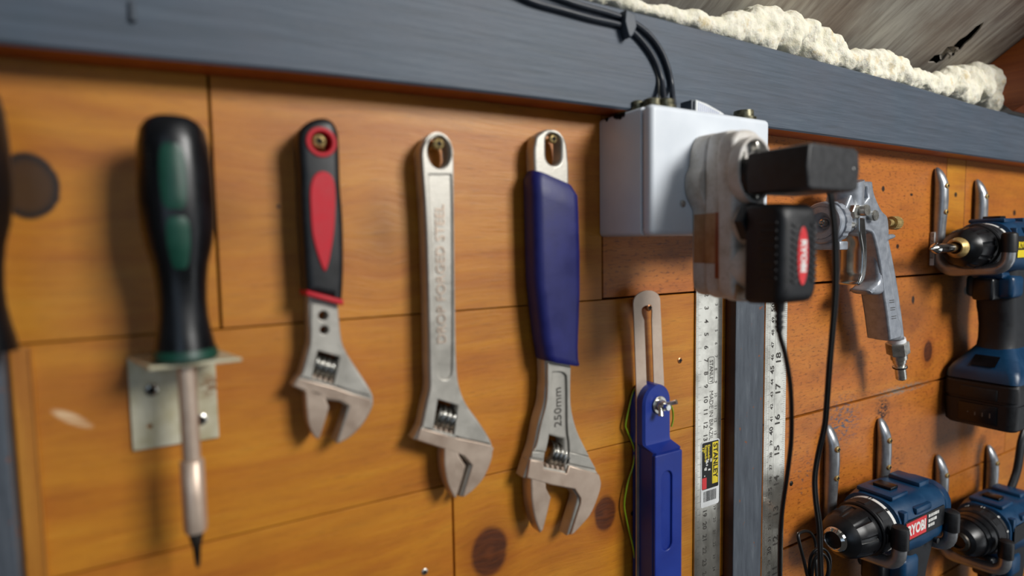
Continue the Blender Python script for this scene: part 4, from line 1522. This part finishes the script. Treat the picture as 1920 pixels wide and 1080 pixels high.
cable([(880, -60), (960, -32), (1030, -10), (1082, 8), (1140, 24), (1168, 34), (1195, 47), (1220.6, 69), (1240, 97), (1252.5, 128), (1259, 160), (1261, 180, .0285), (1263, 196, .031), (1263, 203, .032)], 0.0019, M['cable'],
      'upper outer dark cable bending down the beam into the white box')
cable([(880, -45), (960, -14), (1001, 4), (1054, 19), (1108, 34), (1163, 47), (1188, 61), (1209, 84), (1227, 112), (1240, 149), (1244, 175, .0275), (1246, 192, .030), (1246, 203, .031)], 0.0019, M['cable'],
      'lower inner dark cable bending down the beam into the white box')
cable([(1181, 60), (1192, 67), (1211, 92), (1226, 119), (1234, 149), (1236, 175, .025), (1236.7, 190, .028), (1237, 203, .029)], 0.0009, M['cable_pale'],
      'thin pale grey cable on the inside of the bend above the white box')
ck = B()
cpt = PL(0.0275, [(1174, 18, 1), (1191, 26, 1), (1194, 50, 1), (1187, 66), (1181, 69), (1177, 60), (1172, 40, 1)])
ck.plate(sm(cpt), BOFF, 0.0278, 0.0008)
tag(ck.obj('cable_clip', M['clip']), 'slate grey clip holding the dark cables to the beam', 'clip')
# ==================================================================== SPRAY GUN
sg = thing('spray_gun', 'grey cast metal spray gun hanging nozzle left, handle downward', 'spray gun', P(1620, 350, 0.0))
GF, GB = 0.0400, 0.0190
gbody = PL(GF, [(1600, 352, 1), (1612, 339, 1), (1637, 340, 1), (1641, 364), (1654, 393), (1665, 406), (1668, 429), (1668, 440, 1), (1679, 439), (1680, 446), (1668, 451), (1664, 458), (1666, 476), (1676, 532), (1684, 585), (1692, 613), (1691, 634, 1), (1670, 639, 1),
                (1664, 590), (1657, 544), (1652, 500), (1640, 445), (1630, 434), (1606, 430, 1), (1598, 418, 1), (1584, 395, 1)])
ghole = PL(GF, [(1620, 352, 1), (1626, 351, 1), (1629, 370, 1), (1623, 378, 1)])
gb = B()
gb.plate(sm(gbody), GB, GF, 0.0022, [[(p[0], p[1]) for p in ghole]], res=3)
# grip thickening toward the left
ggrip = PL(0.030, [(1623, 440, 1), (1648, 440, 1), (1664, 520), (1676, 600), (1680, 636, 1), (1655, 638, 1), (1644, 590), (1630, 520)])
gb.plate(sm(ggrip), 0.0200, 0.0385, 0.0035, res=3)
gb.obj('body', M['alu'], sg, angle=40)
# finger rest
fg = PL(0.030, [(1632, 505), (1646, 522), (1652, 536), (1634, 551), (1616, 551), (1610, 544), (1618, 536), (1628, 526)])
B().plate(sm(fg), 0.0205, 0.0395, 0.0040, res=3).obj('finger_rest', M['alu'], sg)
# neck up to the cup port and barrel
cx_, cz_ = P(1580, 418, 0.030).x, 0.0140
nk = B()
nk.revolve([(0, 0.0095), (0.012, 0.0125), (0.030, 0.0145)], (P(1575, 400, 0.030).x + 0.012, -0.030, cz_ + 0.004), (-0.22, 0, 1), 24)
nk.revolve([(-0.016, 0.0095), (0.026, 0.0105)], (P(1594, 418, 0.03).x, -0.030, cz_), (1, 0, 0), 24)
nk.obj('barrel', M['alu'], sg)
# air cap, opening toward -X
gx = P(1540, 417, 0.030).x - 0.0010
ac = B()
ac.revolve([(0.0060, 0.0044), (0.0005, 0.0080), (0.0, 0.0086), (0.0, 0.0128), (0.0007, 0.0130), (0.0007, 0.0136), (0.0, 0.0138), (0.0, 0.0160), (0.0010, 0.0168), (0.005, 0.0171), (0.0054, 0.0164), (0.0066, 0.0164)], (gx, -0.030, cz_), (1, 0, 0), 48)
ac.obj('air_cap', M['alu'], sg, angle=25)
rg2 = B().revolve([(0.0064, 0.0160), (0.0068, 0.0176), (0.0138, 0.0176), (0.0143, 0.0158)], (gx, -0.030, cz_), (1, 0, 0), 90, lambda a, s: 1.0 + 0.016 * (1 if math.sin(15 * a) > -0.6 else -1))
rg2.obj('retaining_ring', M['alu'], sg, angle=25)
B().revolve([(0.004, 0.0036), (0.0015, 0.0030), (0.0008, 0.0018), (0.0030, 0.0008)], (gx, -0.030, cz_), (1, 0, 0), 20).obj('nozzle', M['chrome'], sg)
hn = B().box((gx + 0.004, -0.044, cz_ - 0.0220), (gx + 0.016, -0.020, cz_ - 0.0150), 0.0012)
hn.obj('cap_lug', M['alu'], sg)
# trigger
tr = PL(0.040, [(1606, 408, 1), (1617, 408, 1), (1619, 432), (1621, 462), (1621, 495), (1617, 521), (1609, 534), (1605, 531), (1611, 508), (1611.5, 470), (1607, 440)])
B().plate(sm(tr), 0.0230, 0.0425, 0.0018, res=3).obj('trigger', M['chrome'], sg, label='polished curved trigger')
kn_ = B()
for (px, py, r, l0, l1) in ((1627, 394, 0.0048, 0.039, 0.050), (1643, 404, 0.0046, 0.039, 0.0455)):
    c = P(px, py, l1)
    kn_.revolve([(0, r * 0.8), (l1 - l0 - 0.001, r), (l1 - l0, r * 0.9)], (c.x, -l0, c.z), (0, -1, 0), 24)
for (px, py, r, l0, l1) in ((1615.5, 368, 0.0042, 0.039, 0.0425), (1619, 351, 0.003, 0.039, 0.0415)):
    c = P(px, py, l1)
    kn_.revolve([(0, r), (l1 - l0, r * 0.9)], (c.x, -l0, c.z), (0, -1, 0), 20)
c = P(1608, 397, 0.045)
kn_.revolve([(0, 0.0062), (0.0045, 0.0062), (0.005, 0.0054)], (c.x, -0.040, c.z), (0, -1, 0), 6)
kn_.obj('bolt', M['zinc'], sg)
c = P(1666, 418, 0.030)
B().revolve([(-0.002, 0.0034), (0.004, 0.0034), (0.004, 0.0058), (0.0135, 0.0060), (0.0140, 0.0052)], (c.x, -0.030, c.z), (1, 0, 0), 48, lambda a, s: 1.0 + (0.03 * math.cos(24 * a) if s > 0.003 else 0)).obj('fluid_knob', M['brass'], sg, label='knurled brass knob')
B().revolve([(0, 0.0042), (0.012, 0.0042)], (P(1592, 418, 0.038).x - 0.004, -0.036, cz_ - 0.001), (1, 0, 0), 16).obj('needle_packing', M['zinc'], sg)
# air inlet
a, b = P(1681, 634, 0.030), P(1690, 711, 0.030)
d = b - a
L = d.length
B().revolve([(0, 0.0072), (0.004, 0.0074)], a, d, 24).obj('thread_tape', M['ptfe'], sg, label='white thread tape')
B().revolve([(0.0035, 0.0086), (0.0045, 0.0095), (0.0150, 0.0095), (0.0160, 0.0086)], a, d, 6).obj('hex_fitting', M['zinc'], sg)
B().revolve([(0.0160, 0.0070), (0.0205, 0.0070), (0.0210, 0.0060), (0.0245, 0.0056), (0.0250, 0.0046), (0.0275, 0.0044), (0.0278, 0.0058), (0.0290, 0.0058), (0.0292, 0.0046), (L - 0.001, 0.0046), (L, 0.0038)], a, d, 24).obj('hose_plug', M['zinc'], sg)
B().revolve([(0.0283, 0.0050), (0.0286, 0.0062), (0.0296, 0.0062), (0.0299, 0.0050)], a, d, 24).obj('seal_ring', M['black_rubber'], sg)
# stamped lines on the grip
ml = B()
for (px, py) in ((1672, 563), (1674, 577), (1676, 593)):
    for k in range(2):
        c = P(px, py + k * 4, GF)
        ml.box((c.x - 0.004, -GF - 0.00006, c.z - 0.0003), (c.x + 0.004, -GF + 0.0003, c.z + 0.0003))
ml.obj('stamped_lines', M['etched'], sg, smooth=False)

# ==================================================================== HOOKS
def hook_mesh(t, X, zt, capdz):
    """silver tube: flattened foot on the wall, bend outward, upturned tip with a black cap"""
    zb = zt - 0.1085
    R = 0.0056
    pts, rr, sq = [], [], []
    for (dz, o, r, q) in ((0.0, 0.0016, 0.0016, 0.7), (0.0012, 0.0022, 0.0036, 0.5), (0.004, 0.0034, 0.0054, 0.55), (0.009, 0.0048, 0.0064, 0.70), (0.016, 0.0062, 0.0066, 0.90), (0.024, 0.0066, 0.0066, 0.98), (0.034, 0.0068, 0.0066, 1.0), (0.045, 0.0066, 0.0064, 1.0), (0.058, 0.0062, 0.0060, 1.0), (0.070, 0.0060, R, 1.0), (0.086, 0.0060, R, 1.0)):
        pts.append((X, -o, zt - dz))
        rr.append(r)
        sq.append(q)
    rb_ = 0.016
    for i in range(1, 9):
        a = PI / 2 * i / 8
        pts.append((X, -(0.0062 + rb_ * (1 - math.cos(a))), zb + rb_ - rb_ * math.sin(a) + 0.0))
        rr.append(R)
        sq.append(1.0)
    for o in (0.030, 0.040, 0.050):
        pts.append((X, -o, zb + 0.0008 * (o - 0.022) / 0.01))
        rr.append(R)
        sq.append(1.0)
    for i in range(1, 7):
        a = PI / 2 * i / 6
        pts.append((X, -(0.054 + 0.0125 * math.sin(a)), zb + 0.0025 + 0.0125 * (1 - math.cos(a))))
        rr.append(R)
        sq.append(1.0)
    pts.append((X, -0.0668, zb + 0.022))
    rr.append(R)
    sq.append(1.0)
    B().tube(pts, rr, 16, sq).obj('tube', M['hook'], t, angle=60)
    B().revolve([(0, 0.0061), (0.0004, 0.0067), (0.0150, 0.0068), (0.0180, 0.0062), (0.0192, 0.0046), (0.0196, 0.002)], (X, -0.0668, zb + 0.0195), (0, 0, 1), 24).obj('end_cap', M['black_rubber'], t, label='black rubber end cap')
    for dz in (0.020, 0.047):
        p = (X - 0.0008, 0, zt - dz)
        cross_screw('screw', p, 0.0031, 0.0137, M['brass'], None, t)


HG = 'silver tool hooks screwed to the planks'


def hook(X, zt, label, sticker=False):
    t = thing('tool_hook', label, 'hook', (X, 0, zt), HG)
    hook_mesh(t, X, zt, 0)
    if sticker:
        s = B().box((X - 0.0069, -0.0052, zt - 0.068), (X - 0.0057, -0.0012, zt - 0.103), 0.0002)
        so = s.obj('barcode_label', M['tag_white'], t, label='white bar code label')
        k = B()
        rb2 = random.Random(9)
        z = zt - 0.069
        while z > zt - 0.095:
            w = rb2.choice((0.0004, 0.0008))
            k.box((X - 0.00696, -0.0049, z - w), (X - 0.0068, -0.0016, z))
            z -= w + 0.0006
        k.obj('bar_print', M['black_print'], so, smooth=False)
    return t


h1 = hook(0.7030, 0.0745, 'silver hook under the chuck of the upper drill, left of its pair', True)
h3 = hook(0.5182, -0.1715, 'silver hook under the chuck of the lower left drill')


def place_hook(src, X, zt, label):
    return copy_tree(src, (X, 0, zt), label, HG)


place_hook(h3, 0.7948, 0.0660, 'silver hook half hidden behind the upper drill body')
place_hook(h3, 0.6073, -0.1798, 'silver hook rising behind the top of the lower left drill body')
place_hook(h3, 0.7284, -0.2417, 'silver hook right of the red label drill, under the chuck of the lower right drill')
place_hook(h3, 0.8540, -0.2540, 'silver hook behind the lower right drill, crossing the plank seam')

# ==================================================================== DRILLS
def drill(nose, label, style):
    """nose: point on the axis at the chuck tip; the axis runs along +X"""
    X, Y, Z = nose
    t = thing('cordless_drill', label, 'drill', (X, Y, Z), 'blue cordless drills on wall hooks')

    def pt(x, y, z):
        return (X + x, Y + y, Z + z)

    def hx_(x):                         # the head is shorter than the grip assembly is deep
        return x if x < 0 else x * 0.74 if x < 0.0742 else 0.0549 + (x - 0.0742) * 0.90
    # chuck
    nosem = M['chrome']
    if style == 1:
        B().revolve([(hx_(s_), r_) for s_, r_ in [(0.004, 0.0060), (-0.004, 0.0060), (-0.0045, 0.0072), (0.001, 0.0100), (0.004, 0.0104), (0.010, 0.0140)]], pt(0, 0, 0), (1, 0, 0), 6 * 6).obj('chuck_nose', M['brass'], t, angle=25, label='gold coloured hex chuck nose')
        bt = B()
        bt.revolve([(hx_(s_), r_) for s_, r_ in [(-0.052, 0.0009), (-0.0485, 0.0016), (-0.046, 0.0030), (-0.0425, 0.0048), (-0.040, 0.0052), (-0.039, 0.0044), (-0.004, 0.0044), (0.0, 0.0044)]], pt(0, 0, 0), (1, 0, 0), 24)
        bt.obj('screwdriver_bit', M['chrome'], t, label='steel screwdriver bit')
    else:
        B().revolve([(hx_(s_), r_) for s_, r_ in [(0.010, 0.0066), (-0.001, 0.0070), (-0.0015, 0.0076), (0.0005, 0.0098), (0.004, 0.0108), (0.008, 0.0115)]], pt(0, 0, 0), (1, 0, 0), 36, cap0=False).obj('chuck_nose', nosem if style == 2 else M['dark_steel'], t, angle=25, label='bare steel chuck nose')
        B().revolve([(hx_(s_), r_) for s_, r_ in [(0.0045, 0.0068), (0.0046, 0.0001)]], pt(0, 0, 0), (1, 0, 0), 24).obj('chuck_bore', M['void'], t)

    def rib(a, s):
        s = s / 0.74
        k = 1.0 if 0.014 < s < 0.040 else 0.0
        return 1.0 - 0.035 * k * (1 if (math.sin(9 * a) > 0.55) else 0)
    if style != 3:
        B().revolve([(hx_(s_), r_) for s_, r_ in [(0.003, 0.0108), (0.005, 0.0128), (0.010, 0.0160), (0.0138, 0.0178), (0.0142, 0.0180), (0.026, 0.0202), (0.0398, 0.0213), (0.0402, 0.0214), (0.046, 0.0214), (0.047, 0.0200)]], pt(0, 0, 0), (1, 0, 0), 108, rib).obj('chuck', M['black_gloss'], t, angle=28, label='black ribbed chuck')
    else:
        B().revolve([(hx_(s_), r_) for s_, r_ in [(0.003, 0.0112), (0.006, 0.0150), (0.014, 0.0182), (0.022, 0.0196), (0.0224, 0.0208), (0.030, 0.0212), (0.0304, 0.0206), (0.034, 0.0206), (0.0344, 0.0214), (0.046, 0.0220), (0.047, 0.0205)]], pt(0, 0, 0), (1, 0, 0), 60).obj('chuck', M['black_gloss'], t, angle=28, label='black smooth chuck')
    B().revolve([(hx_(s_), r_) for s_, r_ in [(0.046, 0.0196), (0.0505, 0.0196)]], pt(0, 0, 0), (1, 0, 0), 40).obj('chuck_gap', M['void'], t)

    def rib2(a, s):
        s = s / 0.74
        return 1.0 + 0.03 * (1 if math.cos(8 * a) > 0.2 and 0.053 < s < 0.0665 else 0)
    cl_ = B().revolve([(hx_(s_), r_) for s_, r_ in [(0.0495, 0.0215), (0.0505, 0.0228), (0.0528, 0.0230), (0.0532, 0.0230), (0.0662, 0.0234), (0.0668, 0.0234), (0.0700, 0.0234), (0.0704, 0.0226)]], pt(0, 0, 0), (1, 0, 0), 96, rib2)
    clo = cl_.obj('torque_collar', M['black_plastic'], t, angle=28, label='black torque collar')
    ringm = M['white_print'] if style != 3 else M['black_plastic']
    B().revolve([(hx_(s_), r_) for s_, r_ in [(0.0700, 0.0230), (0.0702, 0.0238), (0.0742, 0.0243), (0.0745, 0.0232)]], pt(0, 0, 0), (1, 0, 0), 60).obj('number_ring', ringm, t, label='white number ring' if style != 3 else None)
    nb = B()
    for k, s in enumerate(('2', '5', '8', '11', '14', '17', '21', '3', '6', '9')):
        a = math.radians(-20 + k * 36)
        rr = 0.0244
        c = Vector(pt(hx_(0.0723), -rr * math.cos(a), rr * math.sin(a)))
        tang = Vector((0, math.sin(a), math.cos(a)))
        nb.text(s, 0.0048, c, tang, Vector((-1, 0, 0)), 0.0001, 'CENTER', 0.0001)
    nb.obj('lettering', M['black_print'] if style != 3 else M['white_print'], t, smooth=False)
    # motor housing: rounded block with a flatter side
    def sec(x, hy, z0, z1, r):
        return [pt(hx_(x), q[0], q[1]) for q in rrect(-hy, z0, hy, z1, r, 6)]
    hb_ = B()
    hb_.grid([sec(0.0742, 0.0225, -0.0225, 0.0225, 0.020), sec(0.0755, 0.0250, -0.0250, 0.0252, 0.019), sec(0.092, 0.0262, -0.0262, 0.0262, 0.016), sec(0.120, 0.0268, -0.0268, 0.0262, 0.014), (sec(0.150, 0.0265, -0.0262, 0.0255, 0.014)),
              sec(0.158, 0.0262, -0.0258, 0.0250, 0.015), sec(0.159, 0.0250, -0.0246, 0.0238, 0.015), sec(0.1615, 0.0250, -0.0246, 0.0238, 0.015), sec(0.1625, 0.0258, -0.0254, 0.0246, 0.016), sec(0.176, 0.0245, -0.024, 0.0235, 0.018), sec(0.184, 0.020, -0.020, 0.019, 0.016), sec(0.187, 0.013, -0.013, 0.012, 0.011)], True)
    hb_.obj('motor_housing', M['drill_blue'], t, angle=30)
    tpk = B()
    tpk.box(pt(hx_(0.080), -0.016, 0.0245), pt(hx_(0.110), 0.016, 0.0290), 0.0018)
    tpk.box(pt(hx_(0.136), -0.014, 0.0235), pt(hx_(0.156), 0.014, 0.0300), 0.0018)
    tpk.box(pt(hx_(0.098), -0.0282, 0.0128), pt(hx_(0.128), -0.020, 0.0195), 0.0022)
    tpk.box(pt(hx_(0.078), -0.0268, 0.0050), pt(hx_(0.086), -0.018, 0.0190), 0.0015)
    tpk.obj('housing_ridges', M['drill_blue'], t)
    B().box(pt(hx_(0.094), -0.008, 0.0288), pt(hx_(0.108), 0.008, 0.0318), 0.0008).obj('speed_switch', M['black_gloss'], t, label='black speed switch')
    # side panel and label on the outward side
    sd = B().plate(rrect(X + 0.0595, Z - 0.0080, X + 0.128, Z + 0.0105, 0.002), -Y + 0.0262, -Y + 0.0274, 0.0004)
    pn = sd.obj('side_panel', M['black_plastic'], t)
    lx0 = X + 0.0605 if style != 3 else X + 0.062
    if style == 2:
        B().plate(rrect(lx0, Z - 0.0060, lx0 + 0.034, Z + 0.0095, 0.0006), -Y + 0.0274, -Y + 0.0277, 0).obj('brand_label', M['label_red'], pn, label='red label')
        B().text('RYOBI', 0.0125, (lx0 + 0.0172, Y - 0.0278, Z + 0.0016), Vector((1, 0, 0)), Vector((0, 0, 1)), 0.0001, 'CENTER', 0.0005, 0.86).obj('lettering', M['white_print'], pn, smooth=False)
        sp2 = B()
        for r_ in range(3):
            xx = lx0 + 0.0375
            while xx < lx0 + 0.056 - 0.004 * r_:
                w_ = (0.0016, 0.0024, 0.0011, 0.0030)[int(xx * 7919) % 4]
                zz = Z + 0.0072 - r_ * 0.0045
                sp2.box((xx, Y - 0.02775, zz - 0.0013), (xx + w_, Y - 0.0272, zz + 0.0013))
                xx += w_ + 0.0007
        sp2.obj('small_print', M['white_print'], pn, smooth=False)
    elif style == 1:
        B().plate(rrect(lx0, Z - 0.0110, lx0 + 0.050, Z - 0.0035, 0.0006), -Y + 0.0274, -Y + 0.0277, 0).obj('brand_label', M['label_yellow'], pn, label='yellow label')
        B().text('RYOBI', 0.0085, (lx0 + 0.001, Y - 0.0278, Z + 0.0012), Vector((1, 0, 0)), Vector((0, 0, 1)), 0.0001, 'LEFT', 0.0004).obj('lettering', M['label_yellow'], pn, smooth=False)
    # handle
    hg = B()
    def hsec(z, x0, x1, hy, r):
        return [pt(q[0], q[1], z) for q in rrect(x0, -hy, x1, hy, r, 5)]
    hg.grid([hsec(-0.020, 0.080, 0.138, 0.0195, 0.010), hsec(-0.034, 0.080, 0.134, 0.0190, 0.011), hsec(-0.050, 0.081, 0.130, 0.0180, 0.012), hsec(-0.066, 0.0815, 0.128, 0.0175, 0.013), hsec(-0.072, 0.0840, 0.128, 0.0172, 0.013), hsec(-0.085, 0.0870, 0.129, 0.0170, 0.013), hsec(-0.100, 0.0875, 0.131, 0.0172, 0.013), hsec(-0.112, 0.0855, 0.134, 0.0180, 0.012), hsec(-0.120, 0.0780, 0.140, 0.0205, 0.011)], True)
    hg.obj('handle', M['dark_rubber'], t, angle=45, label='dark rubber grip')
    B().box(pt(0.066, -0.0145, -0.0335), pt(0.092, 0.0145, -0.0255), 0.003).box(pt(0.0725, -0.0215, -0.054), pt(0.100, 0.0215, -0.030), 0.005, 3).obj('trigger_guard', M['drill_blue'], t)
    B().box(pt(0.0585, -0.0095, -0.0560), pt(0.080, 0.0095, -0.0325), 0.003, 3).obj('trigger', M['black_gloss'], t)
    B().revolve([(0, 0.0026), (0.003, 0.0026), (0.0032, 0.002)], pt(0.115, -0.0255, -0.020), (0, -1, 0), 16).obj('housing_screw', M['black_plastic'], t)
    # foot and battery
    ft = B()
    ft.grid([hsec(-0.108, 0.088, 0.134, 0.0175, 0.010), hsec(-0.116, 0.080, 0.142, 0.0225, 0.010), hsec(-0.128, 0.066, 0.152, 0.0300, 0.010), hsec(-0.134, 0.062, 0.156, 0.0325, 0.009), hsec(-0.1415, 0.061, 0.157, 0.0330, 0.008)], True)
    ft.obj('foot', M['drill_blue'], t, angle=30)
    lx = X + 0.0715
    B().grid([[pt(0.0660, -0.011, -0.1265), pt(0.0660, 0.011, -0.1265)], [pt(0.0790, -0.011, -0.1165), pt(0.0790, 0.011, -0.1165)]]).obj('work_light', M['black_gloss'], t)
    by = B()
    by.grid([hsec(-0.1415, 0.0635, 0.157, 0.0318, 0.008), hsec(-0.1450, 0.0600, 0.158, 0.0330, 0.008), hsec(-0.160, 0.0595, 0.158, 0.0335, 0.009), hsec(-0.1605, 0.0605, 0.157, 0.0325, 0.009), hsec(-0.1630, 0.0605, 0.157, 0.0325, 0.009), hsec(-0.1635, 0.0595, 0.158, 0.0335, 0.009), hsec(-0.188, 0.0600, 0.157, 0.0325, 0.009), hsec(-0.1910, 0.0630, 0.155, 0.0300, 0.008)], True)
    bo = by.obj('battery', M['black_plastic'], t, angle=28, label='black battery pack')
    B().box(pt(0.0580, -0.017, -0.186), pt(0.0620, 0.017, -0.166), 0.0010).obj('gauge_panel', M['black_gloss'], bo)
    B().box(pt(0.0582, -0.017, -0.161), pt(0.0620, 0.017, -0.148), 0.0020).obj('release_button', M['black_plastic'], bo)
    gl = B()
    for k in range(4):
        y = 0.008 - k * 0.0065
        gl.box(pt(0.0577, y - 0.0005, -0.1785 if k else -0.1765), pt(0.0582, y + 0.0005, -0.1755 + 0.0006 * k))
    gl.obj('gauge_marks', M['cable_pale'], bo, smooth=False)
    for s in (-1, 1):
        B().box(pt(0.095, s * 0.0325, -0.182), pt(0.142, s * 0.0355, -0.158), 0.0020).obj('latch', M['grey_black'], bo)
    return t


drill((0.6700, -0.0365, -0.0095), 'upper blue drill with a bit in its chuck and a yellow label', 1)
drill((0.4735, -0.0365, -0.2545), 'lower left blue drill with empty steel chuck and red label', 2)
d3 = drill((0.6975, -0.0365, -0.3180), 'lower right blue drill with smooth black chuck, cut off by the frame', 3)
# black strap hanging below the upper battery
sp_ = spline([P(*q) for q in ((1925, 800, .040), (1916, 826, .040), (1911, 858, .038), (1906, 885, .036), (1896, 914, .034))], 6)
tag(B().tube(sp_, [0.0075] * len(sp_), 14, [0.45] * len(sp_)).obj('strap', M['black_rubber'], angle=60), 'black curved strap end hanging below the battery of the upper drill', 'strap')
